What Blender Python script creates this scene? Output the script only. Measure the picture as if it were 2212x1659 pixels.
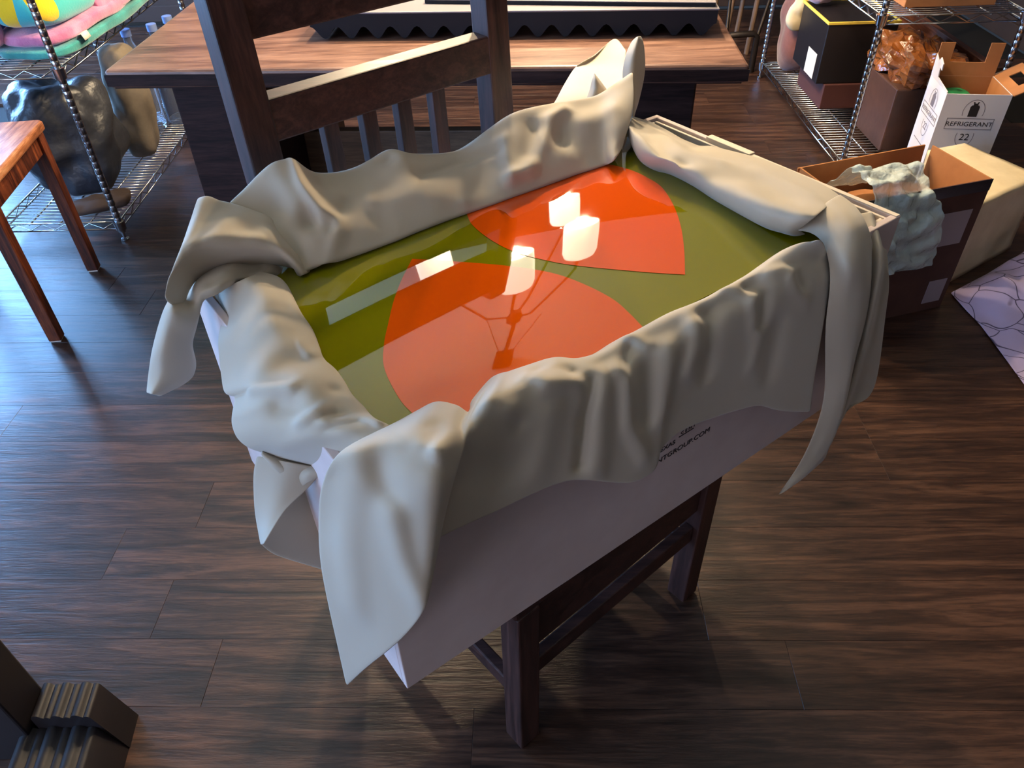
import bpy, bmesh, math, random
from mathutils import Vector, Matrix
random.seed(7)
S = bpy.context.scene
for ob in list(bpy.data.objects):
    bpy.data.objects.remove(ob, do_unlink=True)
COL = S.collection
R = math.radians

# ------------------------------------------------------------------ camera, world, exposure
PITCH, ROLL, CAMZ, FPX = 0.7113, -0.0276, 1.4782, 1651.3
cd = bpy.data.cameras.new('camera'); cam = bpy.data.objects.new('camera', cd); COL.objects.link(cam)
c_, s_ = math.cos(PITCH), math.sin(PITCH); cr_, sr_ = math.cos(ROLL), math.sin(ROLL)
fw = Vector((0, c_, -s_)); up = Vector((0, s_, c_)); rt = Vector((1, 0, 0))
r2 = cr_*rt + sr_*up; u2 = -sr_*rt + cr_*up
cam.matrix_world = Matrix(((r2.x, u2.x, -fw.x, 0), (r2.y, u2.y, -fw.y, 0), (r2.z, u2.z, -fw.z, CAMZ), (0, 0, 0, 1)))
cd.sensor_width = 36.0; cd.lens = FPX/2212*36; cd.clip_start = 0.05
S.camera = cam
w = bpy.data.worlds.new('world'); S.world = w; w.use_nodes = True
w.node_tree.nodes['Background'].inputs[0].default_value = (0.55, 0.72, 1.0, 1)
w.node_tree.nodes['Background'].inputs[1].default_value = 0.05
S.view_settings.view_transform = 'Standard'; S.view_settings.look = 'None'
S.view_settings.gamma = 1; S.view_settings.use_curve_mapping = False
S.view_settings.exposure = 0.0
SHADE_L, BULB_L, WIN_L, WIN2_L, FILL_L, LAMP_W, UP_W = 6.0, 16.0, 40.0, 11.0, 5.5, 80.0, 15.0
WARM, DAY = (1.0, 0.78, 0.50), (0.22, 0.50, 1.0)

# ------------------------------------------------------------------ frames
BO = Vector((-0.15614, 0.52837, 0)); E1 = Vector((0.81040, 0.58588, 0)); E2 = Vector((-0.58588, 0.81040, 0))
def L(a, b, z): return BO + E1*a + E2*b + Vector((0, 0, z))      # crate frame: a along its front, b to the back
BOXM = Matrix.Translation(BO) @ Matrix.Rotation(math.atan2(E1.y, E1.x), 4, 'Z')

# ------------------------------------------------------------------ mesh builder
class MB:
    def __init__(s): s.v = []; s.f = []; s.m = []
    def add(s, vs, fs, mi=0):
        o = len(s.v); s.v += [tuple(p) for p in vs]; s.f += [tuple(i+o for i in f) for f in fs]; s.m += [mi]*len(fs); return s
    def box(s, lo, hi, M=None, mi=0):
        x0, y0, z0 = lo; x1, y1, z1 = hi
        vs = [Vector(p) for p in ((x0,y0,z0),(x1,y0,z0),(x1,y1,z0),(x0,y1,z0),(x0,y0,z1),(x1,y0,z1),(x1,y1,z1),(x0,y1,z1))]
        if M: vs = [M @ p for p in vs]
        return s.add(vs, [(3,2,1,0),(4,5,6,7),(0,1,5,4),(1,2,6,5),(2,3,7,6),(3,0,4,7)], mi)
    def hexa(s, b, t, mi=0):   # bottom quad, top quad
        return s.add(list(b)+list(t), [(3,2,1,0),(4,5,6,7),(0,1,5,4),(1,2,6,5),(2,3,7,6),(3,0,4,7)], mi)
    def prism(s, poly, z0, z1, M=None, mi=0):
        n = len(poly); vs = [Vector((p[0], p[1], z0)) for p in poly]+[Vector((p[0], p[1], z1)) for p in poly]
        if M: vs = [M @ p for p in vs]
        return s.add(vs, [tuple(range(n))[::-1], tuple(range(n, 2*n))]+[(i, (i+1) % n, n+(i+1) % n, n+i) for i in range(n)], mi)
    def tube(s, pts, r, n=8, cap=True, mi=0):
        pts = [Vector(p) for p in pts]; K = len(pts); rs = r if isinstance(r, (list, tuple)) else [r]*K
        t0 = (pts[1]-pts[0]).normalized(); a = t0.orthogonal().normalized(); vs = []
        for i, p in enumerate(pts):
            t = (pts[min(i+1, K-1)]-pts[max(i-1, 0)]).normalized()
            a = (a-t*a.dot(t)).normalized(); b = t.cross(a)
            for k in range(n):
                q = 2*math.pi*k/n; vs.append(p+(a*math.cos(q)+b*math.sin(q))*rs[i])
        fs = [(i*n+k, i*n+(k+1) % n, (i+1)*n+(k+1) % n, (i+1)*n+k) for i in range(K-1) for k in range(n)]
        if cap: fs += [tuple(range(n))[::-1], tuple(range((K-1)*n, K*n))]
        return s.add(vs, fs, mi)
    def lathe(s, prof, c=(0, 0, 0), n=16, mi=0):
        vs = []; c = Vector(c)
        for r, z in prof:
            for k in range(n):
                q = 2*math.pi*k/n; vs.append(c+Vector((r*math.cos(q), r*math.sin(q), z)))
        K = len(prof)
        fs = [(i*n+k, i*n+(k+1) % n, (i+1)*n+(k+1) % n, (i+1)*n+k) for i in range(K-1) for k in range(n)]
        if prof[0][0] > 1e-4 and prof[0] != prof[-1]: fs.append(tuple(range(n))[::-1])
        if prof[-1][0] > 1e-4 and prof[0] != prof[-1]: fs.append(tuple(range((K-1)*n, K*n)))
        return s.add(vs, fs, mi)
    def grid(s, G, mi=0, flip=False):
        nr, nc = len(G), len(G[0]); vs = [p for r in G for p in r]
        fs = [(i*nc+j, i*nc+j+1, (i+1)*nc+j+1, (i+1)*nc+j) for i in range(nr-1) for j in range(nc-1)]
        if flip: fs = [f[::-1] for f in fs]
        return s.add(vs, fs, mi)
    def mesh(s, name, mat):
        me = bpy.data.meshes.new(name); me.from_pydata(s.v, [], s.f); me.validate()
        for q in (mat if isinstance(mat, (list, tuple)) else [mat]): me.materials.append(q)
        if any(s.m): me.polygons.foreach_set('material_index', s.m)
        return me
    def xf(s, M): s.v = [tuple(M @ Vector(q)) for q in s.v]; return s
    def build(s, name, mat, parent=None, bevel=0, smooth=0, seg=2, solid=0, sub=0, weld=False):
        me = s.mesh(name, mat)
        if weld:
            bm = bmesh.new(); bm.from_mesh(me); bmesh.ops.remove_doubles(bm, verts=bm.verts, dist=1e-4); bm.to_mesh(me); bm.free()
        o = bpy.data.objects.new(name, me); COL.objects.link(o)
        if parent is not None:
            o.parent = parent; o.matrix_parent_inverse = parent_world(parent).inverted()
        if smooth:
            me.polygons.foreach_set('use_smooth', [True]*len(me.polygons))
            if smooth is not True and smooth < 3:
                ang = smooth
                bm = bmesh.new(); bm.from_mesh(me)
                for e in bm.edges:
                    if len(e.link_faces) == 2 and e.calc_face_angle(0) > ang: e.smooth = False
                bm.to_mesh(me); bm.free()
        if solid:
            m = o.modifiers.new('solid', 'SOLIDIFY'); m.thickness = solid; m.offset = -1
        if bevel:
            m = o.modifiers.new('bevel', 'BEVEL'); m.width = bevel; m.segments = seg; m.limit_method = 'ANGLE'; m.harden_normals = False
            me.polygons.foreach_set('use_smooth', [False]*len(me.polygons))
        if sub:
            m = o.modifiers.new('sub', 'SUBSURF'); m.levels = sub; m.render_levels = sub
        return o
def parent_world(o):
    M = o.matrix_basis.copy()
    return (parent_world(o.parent) @ o.matrix_parent_inverse @ M) if o.parent else M
def tag(o, label, cat, group=None):
    o['label'] = label; o['category'] = cat
    if group: o['group'] = group
    return o
def thing(name, label, cat, loc=(0, 0, 0), group=None):
    o = bpy.data.objects.new(name, None); COL.objects.link(o); o.location = loc; o.empty_display_size = .05
    return tag(o, label, cat, group)
def struct(o, label=None):
    o['kind'] = 'structure'
    if label: o['label'] = label
    return o
def RZ(deg, loc=(0, 0, 0)): return Matrix.Translation(Vector(loc)) @ Matrix.Rotation(R(deg), 4, 'Z')
def text_mesh(body, size, M, mat, name, parent, depth=.0006, sx=1.0, align='LEFT'):
    cu = bpy.data.curves.new(name, 'FONT'); cu.body = body; cu.size = size; cu.extrude = depth; cu.align_x = align
    to = bpy.data.objects.new(name+'_tmp', cu); COL.objects.link(to)
    bpy.context.view_layer.update()
    me = bpy.data.meshes.new_from_object(to.evaluated_get(bpy.context.evaluated_depsgraph_get()))
    bpy.data.objects.remove(to, do_unlink=True); bpy.data.curves.remove(cu)
    me.name = name; me.transform(M @ Matrix.Diagonal((sx, 1, 1, 1))); me.materials.clear(); me.materials.append(mat)
    o = bpy.data.objects.new(name, me); COL.objects.link(o)
    o.parent = parent; o.matrix_parent_inverse = parent_world(parent).inverted()
    return o
def noise3(p, f):
    from mathutils import noise
    return noise.noise(Vector(p)*f)

# ------------------------------------------------------------------ materials
def lin(c): return tuple((x/255/12.92 if x/255 <= .04045 else ((x/255+.055)/1.055)**2.4) for x in c)+(1,)
def mat(name, col, rough=.5, metal=0, spec=.5, ior=1.5, coat=0, sheen=0, alpha=1, trans=0, emit=None, es=0):
    m = bpy.data.materials.new(name); m.use_nodes = True; p = m.node_tree.nodes['Principled BSDF']; I = p.inputs
    I['Base Color'].default_value = lin(col); I['Roughness'].default_value = rough; I['Metallic'].default_value = metal
    I['Specular IOR Level'].default_value = spec; I['IOR'].default_value = ior; I['Coat Weight'].default_value = coat
    I['Sheen Weight'].default_value = sheen; I['Alpha'].default_value = alpha; I['Transmission Weight'].default_value = trans
    if emit: I['Emission Color'].default_value = tuple(emit)+(1,); I['Emission Strength'].default_value = es
    return m
def N(m, t, **kw):
    n = m.node_tree.nodes.new(t)
    for k, v in kw.items():
        if k in n.inputs: n.inputs[k].default_value = v
        else: setattr(n, k, v)
    return n
def LK(m, a, ao, b, bi): m.node_tree.links.new(a.outputs[ao], b.inputs[bi])
def ramp(m, stops):
    n = N(m, 'ShaderNodeValToRGB'); e = n.color_ramp.elements
    while len(e) < len(stops): e.new(.5)
    for k, (p, c) in enumerate(stops): e[k].position = p; e[k].color = c
    return n
def coords(m, scale, rnd=False, rot=(0, 0, 0)):
    tc = N(m, 'ShaderNodeTexCoord'); mp = N(m, 'ShaderNodeMapping'); mp.inputs['Scale'].default_value = scale; mp.inputs['Rotation'].default_value = rot
    LK(m, tc, 'Object', mp, 'Vector')
    if rnd:
        oi = N(m, 'ShaderNodeObjectInfo'); ml = N(m, 'ShaderNodeMath', operation='MULTIPLY'); ml.inputs[1].default_value = 57.0
        LK(m, oi, 'Random', ml, 0); cx = N(m, 'ShaderNodeCombineXYZ'); LK(m, ml, 0, cx, 0); LK(m, ml, 0, cx, 1); LK(m, ml, 0, cx, 2)
        LK(m, cx, 0, mp, 'Location')
    return mp
def wood(name, dark, mid, light, axis=0, scale=1.0, rough=.4, bump=.15, rnd=False, spec=.5, tone=0.0, stretch=14):
    m = mat(name, mid, rough, spec=spec); p = m.node_tree.nodes['Principled BSDF']
    sc = [stretch*scale]*3; sc[axis] = scale*1.1
    mp = coords(m, tuple(sc), rnd)
    n1 = N(m, 'ShaderNodeTexNoise', Scale=1.6, Detail=7.0, Roughness=.62, Distortion=1.4)
    LK(m, mp, 0, n1, 'Vector')
    n2 = N(m, 'ShaderNodeTexNoise', Scale=12.0, Detail=4.0, Roughness=.65, Distortion=.6); LK(m, mp, 0, n2, 'Vector')
    mx = N(m, 'ShaderNodeMath', operation='MULTIPLY_ADD'); mx.inputs[1].default_value = .38; LK(m, n2, 0, mx, 0)
    m2 = N(m, 'ShaderNodeMath', operation='MULTIPLY'); m2.inputs[1].default_value = .72; LK(m, n1, 0, m2, 0); LK(m, m2, 0, mx, 2)
    cr = ramp(m, [(.41, lin(dark)), (.54, lin(mid)), (.68, lin(light))]); LK(m, mx, 0, cr, 0)
    last = cr
    if tone:
        oi = N(m, 'ShaderNodeObjectInfo'); mr = N(m, 'ShaderNodeMapRange'); mr.inputs['To Min'].default_value = 1-tone; mr.inputs['To Max'].default_value = 1+tone
        LK(m, oi, 'Random', mr, 0); hs = N(m, 'ShaderNodeHueSaturation'); LK(m, cr, 0, hs, 'Color'); LK(m, mr, 0, hs, 'Value'); last = hs
    LK(m, last, 0, p, 'Base Color')
    rr = N(m, 'ShaderNodeMapRange'); rr.inputs['To Min'].default_value = rough*.8; rr.inputs['To Max'].default_value = min(1, rough*1.35)
    LK(m, n1, 0, rr, 0); LK(m, rr, 0, p, 'Roughness')
    if bump:
        b = N(m, 'ShaderNodeBump', Strength=bump, Distance=.004); LK(m, mx, 0, b, 'Height'); LK(m, b, 0, p, 'Normal')
    return m
def grain(m, scale=200, strength=.1, dist=.001, colvar=None, cscale=3.0):
    p = m.node_tree.nodes['Principled BSDF']; mp = coords(m, (1, 1, 1))
    n = N(m, 'ShaderNodeTexNoise', Scale=scale, Detail=3.0); LK(m, mp, 0, n, 'Vector')
    b = N(m, 'ShaderNodeBump', Strength=strength, Distance=dist); LK(m, n, 0, b, 'Height'); LK(m, b, 0, p, 'Normal')
    if colvar:
        n2 = N(m, 'ShaderNodeTexNoise', Scale=cscale, Detail=4.0, Roughness=.6); LK(m, mp, 0, n2, 'Vector')
        cr = ramp(m, [(.3, lin(colvar[0])), (.7, lin(colvar[1]))]); LK(m, n2, 0, cr, 0); LK(m, cr, 0, p, 'Base Color')
    return m
M_floor = wood('dark_plank', (28, 16, 11), (54, 34, 25), (86, 58, 43), 0, 1.0, .33, .45, True, .5, .14, 13)
M_chair = wood('walnut_chair', (38, 22, 20), (60, 37, 33), (82, 52, 45), 2, 1.2, .42, .06)
M_chairx = wood('walnut_rail', (38, 22, 20), (60, 37, 33), (82, 52, 45), 0, 1.2, .42, .06)
M_table = wood('worn_table_top', (70, 46, 38), (108, 77, 65), (140, 106, 90), 0, .8, .34, .12, False, .5, 0, 9)
M_tdark = wood('table_dark', (26, 16, 15), (44, 28, 26), (60, 40, 36), 0, 1.0, .62, .05, spec=.2)
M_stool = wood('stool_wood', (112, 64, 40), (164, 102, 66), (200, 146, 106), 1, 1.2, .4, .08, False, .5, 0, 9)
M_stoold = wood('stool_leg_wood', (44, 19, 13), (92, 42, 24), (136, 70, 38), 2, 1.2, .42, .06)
M_crate = grain(mat('crate_board', (206, 188, 184), .72, spec=.3), 40, .05, .002, ((200, 180, 175), (216, 198, 193)), 6)
M_rim = grain(mat('crate_edge', (222, 206, 186), .7, spec=.3), 60, .05)
M_ink = mat('black_ink', (32, 26, 28), .7)
M_inkg = mat('grey_ink', (120, 112, 118), .7)
M_cloth = grain(mat('beige_knit', (184, 171, 152), .82, spec=.22, sheen=.25), 900, .10, .0006)
M_chrome = mat('chrome_wire', (200, 200, 200), .16, 1)
M_chromed = mat('chrome_post', (176, 176, 180), .22, 1)
M_blackf = grain(mat('black_foam', (30, 28, 32), .85, spec=.3), 300, .15)
M_slab = grain(mat('slab_top_glare', (128, 122, 126), .38, spec=.5), 120, .06)  # dark satin tops; their glare is put into this grey
M_paper = grain(mat('paper', (226, 218, 206), .8, spec=.2), 30, .05)
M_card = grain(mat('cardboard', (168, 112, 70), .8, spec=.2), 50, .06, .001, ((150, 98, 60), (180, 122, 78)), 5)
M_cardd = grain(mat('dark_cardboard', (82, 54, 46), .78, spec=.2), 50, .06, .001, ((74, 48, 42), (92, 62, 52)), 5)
M_tape = grain(mat('black_tape', (26, 24, 34), .35), 40, .25, .003)
M_cream = grain(mat('cream_paper', (222, 202, 166), .8, spec=.2), 9, .25, .01, ((206, 186, 150), (228, 210, 176)), 7)
M_white = grain(mat('white_carton', (218, 212, 214), .6, spec=.35), 60, .04)
M_label = mat('grey_label', (150, 134, 138), .6)
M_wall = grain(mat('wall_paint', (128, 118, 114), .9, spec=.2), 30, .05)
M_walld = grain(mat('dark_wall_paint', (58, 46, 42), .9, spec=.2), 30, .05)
M_ceil = grain(mat('ceiling_paint', (246, 226, 186), .9, spec=.2), 30, .05)
M_frame = mat('window_paint', (220, 220, 218), .5)
M_bin = mat('black_bin', (24, 19, 21), .45)
M_yellow = mat('yellow_rim', (236, 204, 84), .5)
M_redbox = grain(mat('maroon_box', (78, 40, 36), .7), 40, .05)
M_iron = mat('dark_iron', (40, 32, 28), .5, .6)
M_ebony = grain(mat('black_furniture', (30, 25, 28), .5, spec=.4), 60, .06)

# ------------------------------------------------------------------ room shell
def bake_box(name, lo, hi, m, M=None, bevel=0): return MB().box(lo, hi, M).build(name, m, bevel=bevel)
X0, X1, Y0, Y1, ZC = -3.6, 3.0, -2.0, 5.6, 3.4
fl = struct(bake_box('floor', (X0, Y0, -.06), (X1, Y1, -.0195), mat('floor_base', (14, 9, 7), .8)), 'dark stained wood plank floor')
YAW = -1.9; PW = .1505; PL = 1.2
planks = {}
def plank_mesh(ln):
    k = round(ln, 3)
    if k not in planks:
        g = .0002; c = .0005; mb = MB(); h = ln/2-g; b = PW/2-g; h2 = h-c; b2 = b-c
        vs = [(-h,-b,-.019),(h,-b,-.019),(h,b,-.019),(-h,b,-.019),(-h,-b,-c),(h,-b,-c),(h,b,-c),(-h,b,-c),(-h2,-b2,0),(h2,-b2,0),(h2,b2,0),(-h2,b2,0)]
        fs = [(0,1,5,4),(1,2,6,5),(2,3,7,6),(3,0,4,7),(4,5,9,8),(5,6,10,9),(6,7,11,10),(7,4,8,11),(8,9,10,11)]
        mb.add(vs, fs); planks[k] = mb.mesh('plank', M_floor)
    return planks[k]
PO = Vector((-.96, 1.06+.077, 0)); Pu = Vector((math.cos(R(YAW)), math.sin(R(YAW)), 0)); Pv = Vector((-Pu.y, Pu.x, 0))
for row in range(-14, 30):
    off = 0 if row == 0 else random.choice([.17, .33, .52, .71, .88, 1.03])
    n0, n1 = (-1, 2) if row < 4 else (-2, 2)
    for k in range(n0, n1+1):
        s0 = k*PL+off-(PL if off > .6 else 0)
        cpt = PO+Pu*(s0+PL/2)+Pv*(row*PW)
        if cpt.x-PL/2 < X0+.03 or cpt.x+PL/2 > X1-.03 or cpt.y < Y0+.15 or cpt.y > Y1-.15: continue
        if cpt.y < .1 and row < -8: continue
        o = bpy.data.objects.new('plank', plank_mesh(PL)); COL.objects.link(o)
        o.matrix_world = RZ(YAW, cpt); o.parent = fl; o.matrix_basis = RZ(YAW, cpt)
struct(bake_box('ceiling', (X0, Y0, ZC), (X1, Y1, ZC+.1), M_ceil))
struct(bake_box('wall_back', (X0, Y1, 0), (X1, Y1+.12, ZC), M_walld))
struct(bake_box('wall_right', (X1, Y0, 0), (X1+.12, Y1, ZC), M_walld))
FX0, FX1 = -3.2, -1.5
mb = MB().box((X0, Y0-.12, 0), (X1, Y0, .5)).box((X0, Y0-.12, 2.3), (X1, Y0, ZC)).box((X0, Y0-.12, .5), (FX0, Y0, 2.3)).box((FX1, Y0-.12, .5), (X1, Y0, 2.3))
struct(mb.build('wall_front', M_wall))
f = MB()
for a, b, c, d in ((FX0, FX1, .5, .56), (FX0, FX1, 2.24, 2.3), (FX0, FX0+.06, .56, 2.24), (FX1-.06, FX1, .56, 2.24)): f.box((a, Y0-.09, c), (b, Y0-.02, d))
fo = struct(f.build('window_3', M_frame, bevel=.004), 'added unseen fill window in the front wall')  # unseen window added to fill the crate's front with light
MB().box((FX0+.06, Y0-.062, .56), (FX1-.06, Y0-.056, 2.24)).build('pane', mat('fill_pane', (220, 220, 225), .3, emit=(.80, .80, 1.0), es=FILL_L), fo)
WINS = [(3.2, 5.2, .45, 2.25), (-1.5, 1.1, .45, 2.25)]
mb = MB(); ys = sorted([Y0, Y1]+[y for q in WINS for y in q[:2]])
mb.box((X0-.12, Y0, 0), (X0, Y1, .45)); mb.box((X0-.12, Y0, 2.25), (X0, Y1, ZC))
for y0, y1 in ((Y0, -1.5), (1.1, 3.2), (5.2, Y1)): mb.box((X0-.12, y0, .45), (X0, y1, 2.25))
struct(mb.build('wall_left', M_wall))
M_days = [mat('daylit_pane', (200, 215, 235), .3, emit=DAY, es=q) for q in (WIN_L, WIN2_L)]
for i, (y0, y1, z0, z1) in enumerate(WINS):
    f = MB(); ym = (y0+y1)/2
    for a, b, c, d in ((y0, y1, z0, z0+.06), (y0, y1, z1-.06, z1), (y0, y0+.06, z0+.06, z1-.06), (y1-.06, y1, z0+.06, z1-.06), (ym-.03, ym+.03, z0+.06, z1-.06)):
        f.box((X0-.09, a, c), (X0-.02, b, d))
    fo = struct(f.build('window_%d' % (i+1), M_frame, bevel=.004), 'bright daylight window in the left wall')
    for a, b in ((y0+.06, ym-.03), (ym+.03, y1-.06)):
        MB().box((X0-.062, a, z0+.06), (X0-.056, b, z1-.06)).build('pane', M_days[i], fo)
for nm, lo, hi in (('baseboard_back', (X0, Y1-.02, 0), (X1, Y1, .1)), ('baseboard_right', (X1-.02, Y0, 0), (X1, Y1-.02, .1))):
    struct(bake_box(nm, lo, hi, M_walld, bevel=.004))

# ------------------------------------------------------------------ table
TM = RZ(-3.1, (-1.123, 2.217, 0)); TL, TD, TZ, TT = 1.794, .95, .768, .05
t = thing('dining_table', 'heavy dark wooden table with worn reddish brown top behind the chair', 'table', TM @ Vector((TL/2, TD/2, 0)))
MB().box((0, 0, TZ-TT), (TL, TD, TZ), TM).build('table_top', [M_table], t, bevel=.011, seg=3)
MB().box((.012, .012, TZ-TT-.004), (TL-.012, TD-.012, TZ-TT+.002), TM).build('under_board', M_tdark, t)
mb = MB(); e = .0015
for lo, hi in (((-e, -e, TZ-TT+.006), (TL+e, .004, TZ-.012)), ((-e, .004, TZ-TT+.006), (.004, TD, TZ-.012)), ((TL-.004, .004, TZ-TT+.006), (TL+e, TD, TZ-.012))): mb.box(lo, hi, TM)
mb.build('edge_band', M_tdark, t, bevel=.001)['label'] = 'dark brown edge of the table top'
for a0, a1 in ((.15, .42), (1.40, 1.67)):
    MB().box((a0, .06, .03), (a1, TD-.06, TZ-TT-.004), TM).build('pedestal', M_tdark, t, bevel=.006)
    MB().box((a0-.02, .03, 0), (a1+.02, TD-.03, .03), TM).build('foot', M_tdark, t, bevel=.006)
M_tan = wood('pale_stretcher', (66, 50, 36), (88, 68, 50), (108, 86, 64), 0, 1, .5, .06)
MB().box((.42, .34, .24), (1.40, .38, .45), TM).build('stretcher', M_tan, t, bevel=.004)['label'] = 'paler brown stretcher board between the table pedestals'

# foam sheets and paper on the table
FM = RZ(-3.4, (-.575, 2.445, TZ+.0015))
fo = thing('foam_sheet', 'large black convoluted foam sheet with painted grey glare on top lying on the table, undermost', 'foam', FM @ Vector((.6, .2, 0)))
FL_, FD_ = 1.205, .36
mb = MB(); nx, ny = 150, 6; topz = .072; G = []
for j in range(ny+1):
    row = []
    for i in range(nx+1):
        x = FL_*i/nx; y = FD_*j/ny
        z = .0015+.017*(1+math.cos(2*math.pi*x/(FL_/15)))
        row.append(FM @ Vector((x, y, z)))
    G.append(row)
mb.grid(G, flip=True); nb = (nx+1)*(ny+1)
Gt = [[FM @ Vector((FL_*i/nx, FD_*j/ny, topz-.001)) for i in range(nx+1)] for j in (0, ny)]
mb.add([p for r in (G[0], Gt[0]) for p in r], [(i, i+1, nx+1+i+1, nx+1+i) for i in range(nx)])
mb.add([p for r in (G[-1], Gt[1]) for p in r], [(i+1, i, nx+1+i, nx+1+i+1) for i in range(nx)])
for i in (0, nx):
    mb.add([G[0][i], G[-1][i], Gt[1][i], Gt[0][i]], [(0, 1, 2, 3) if i else (3, 2, 1, 0)])
mb.build('foam_body', M_blackf, fo)
mb = MB().box((-.003, -.003, topz-.001), (FL_+.003, FD_+.002, topz+.004), FM); mb.build('top_board', M_slab, fo, bevel=.002)['label'] = 'smooth dark top face with painted grey glare'
F2 = RZ(-8, (.62, 2.385, TZ+.0015+topz+.0045))
f2 = thing('folder_case', 'thin flat case with painted grey glare on top lying on the black foam sheet', 'case', F2 @ Vector((-.3, .1, 0)))
MB().box((-.86, .0, 0), (0, .22, .010), F2).build('case_body', M_blackf, f2, bevel=.002)
MB().box((-.861, -.001, .010), (.001, .221, .0125), F2).build('top_board', M_slab, f2, bevel=.001)
PM = RZ(-8, (.18, 2.50, 0)); zp = TZ+.0015+topz+.0045+.0128
po = MB().box((-.13, -.022, zp), (.15, .10, zp+.0012), PM).build('paper_sheet', M_paper)
tag(po, 'white sheet of paper lying on the glare-toned panel on the table', 'paper')

# ------------------------------------------------------------------ chair under the crate
CM = BOXM @ RZ(4.5, (.195, .004, 0))
SEAT = .4695
ch = thing('dining_chair', 'dark walnut slat back chair carrying the pale crate on its seat', 'chair', CM @ Vector((.26, .3, 0)))
for x0 in (0.0, .478):
    MB().box((x0, 0, .004), (x0+.046, .046, .44), CM).build('leg', M_chair, ch, bevel=.003)
    MB().box((x0+.004, .004, 0), (x0+.042, .042, .004), CM).build('glide', mat('felt_glide', (150, 130, 112), .8), ch)
def post(x0, w_):
    prof = [(.565, 0), (.57, .47), (.583, .80), (.600, 1.10), (.618, 1.345)]
    mb = MB(); vs = []
    for y, z in prof: vs += [CM @ Vector((x0, y, z)), CM @ Vector((x0+w_, y, z)), CM @ Vector((x0+w_, y+.046, z)), CM @ Vector((x0, y+.046, z))]
    y, z = .620, 1.362
    vs += [CM @ Vector((x0+.012, y+.01, z)), CM @ Vector((x0+w_-.012, y+.01, z)), CM @ Vector((x0+w_-.012, y+.038, z)), CM @ Vector((x0+.012, y+.038, z))]
    n = len(prof)+1
    fs = [(3, 2, 1, 0), tuple(4*(n-1)+k for k in range(4))]+[(4*i+k, 4*i+(k+1) % 4, 4*i+4+(k+1) % 4, 4*i+4+k) for i in range(n-1) for k in range(4)]
    mb.add(vs, fs); return mb.build('back_post', M_chair, ch, bevel=.003)
post(.001, .053); post(.477, .049)
def yb(z): # back plane of the chair
    pts = [(0, .565), (.47, .57), (.80, .583), (1.10, .600), (1.345, .618)]
    for (z0, y0), (z1, y1) in zip(pts, pts[1:]):
        if z <= z1: return y0+(y1-y0)*(z-z0)/(z1-z0)
    return pts[-1][1]
def rail(name, z0, z1, d0=.010, th=.026, x0=.050, x1=.481):
    b = [CM @ Vector((x, yb(z0)+d, z0)) for x, d in ((x0, d0), (x1, d0), (x1, d0+th), (x0, d0+th))]
    tt = [CM @ Vector((x, yb(z1)+d, z1)) for x, d in ((x0, d0), (x1, d0), (x1, d0+th), (x0, d0+th))]
    return MB().hexa(b, tt).build(name, M_chairx, ch, bevel=.003)
rail('top_rail', 1.147, 1.318, .008); rail('middle_rail', 1.002, 1.066, .002, .040); rail('lower_rail', .53, .575)
for xc in (.151, .224, .294, .367):
    z0, z1 = .573, 1.004
    b = [CM @ Vector((xc+sx, yb(z0)+d, z0)) for sx, d in ((-.0135, .012), (.0135, .012), (.0135, .034), (-.0135, .034))]
    tt = [CM @ Vector((xc+sx, yb(z1)+d, z1)) for sx, d in ((-.0135, .012), (.0135, .012), (.0135, .034), (-.0135, .034))]
    MB().hexa(b, tt).build('slat', M_chair, ch, bevel=.002)
MB().box((-.006, .0, .44), (.53, .562, SEAT), CM).build('seat', M_chairx, ch, bevel=.008, seg=3)
MB().box((.046, .012, .305), (.478, .034, .44), CM).build('apron', M_chairx, ch, bevel=.002)
MB().box((.012, .046, .365), (.034, .565, .44), CM).build('apron', M_chairx, ch, bevel=.002)
MB().box((.49, .046, .365), (.512, .565, .44), CM).build('apron', M_chairx, ch, bevel=.002)
MB().box((.046, .012, .21), (.478, .034, .255), CM).build('stretcher', M_chairx, ch, bevel=.003)
MB().box((.012, .046, .14), (.034, .565, .18), CM).build('stretcher', M_chairx, ch, bevel=.003)
MB().box((.49, .046, .14), (.512, .565, .18), CM).build('stretcher', M_chairx, ch, bevel=.003)

# ------------------------------------------------------------------ crate
BW, BD, BZ0, BZ1 = .977, .5505, .4705, .8655
cr = thing('shipping_crate', 'pale grey open wooden crate balanced on the dark chair', 'crate', L(BW/2, BD/2, BZ0))
T = .012
MB().box((0, 0, BZ0), (BW, T, BZ1), BOXM).build('front_panel', M_crate, cr, bevel=.0015)
MB().box((0, BD-T, BZ0), (BW, BD, BZ1), BOXM).build('back_panel', M_crate, cr, bevel=.0015)
MB().box((0, T, BZ0), (T, BD-T, BZ1), BOXM).build('side_panel', M_crate, cr, bevel=.0015)
MB().box((BW-T, T, BZ0), (BW, BD-T, BZ1), BOXM).build('side_panel', M_crate, cr, bevel=.0015)
MB().box((T, T, BZ0+.002), (BW-T, BD-T, BZ0+.014), BOXM).build('bottom_panel', M_crate, cr)
for lo, hi in (((T+.003, T+.003, .62), (T+.009, BD-T-.003, .861)), ((BW-T-.009, T+.003, .62), (BW-T-.003, BD-T-.003, .861)), ((T+.012, T+.003, .62), (BW-T-.012, T+.009, .861)), ((T+.012, BD-T-.009, .62), (BW-T-.012, BD-T-.003, .861))):
    MB().box(lo, hi, BOXM).build('liner', M_rim, cr, bevel=.001)
MB().box((BW-.0135, .30, BZ1-.03), (BW+.003, .405, BZ1+.004), BOXM).build('rim_strip', M_rim, cr, bevel=.001)
MB().box((BW-.011, .002, BZ1-.002), (BW-.001, .30, BZ1+.0015), BOXM).build('rim_strip', M_rim, cr, bevel=.0005)
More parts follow.
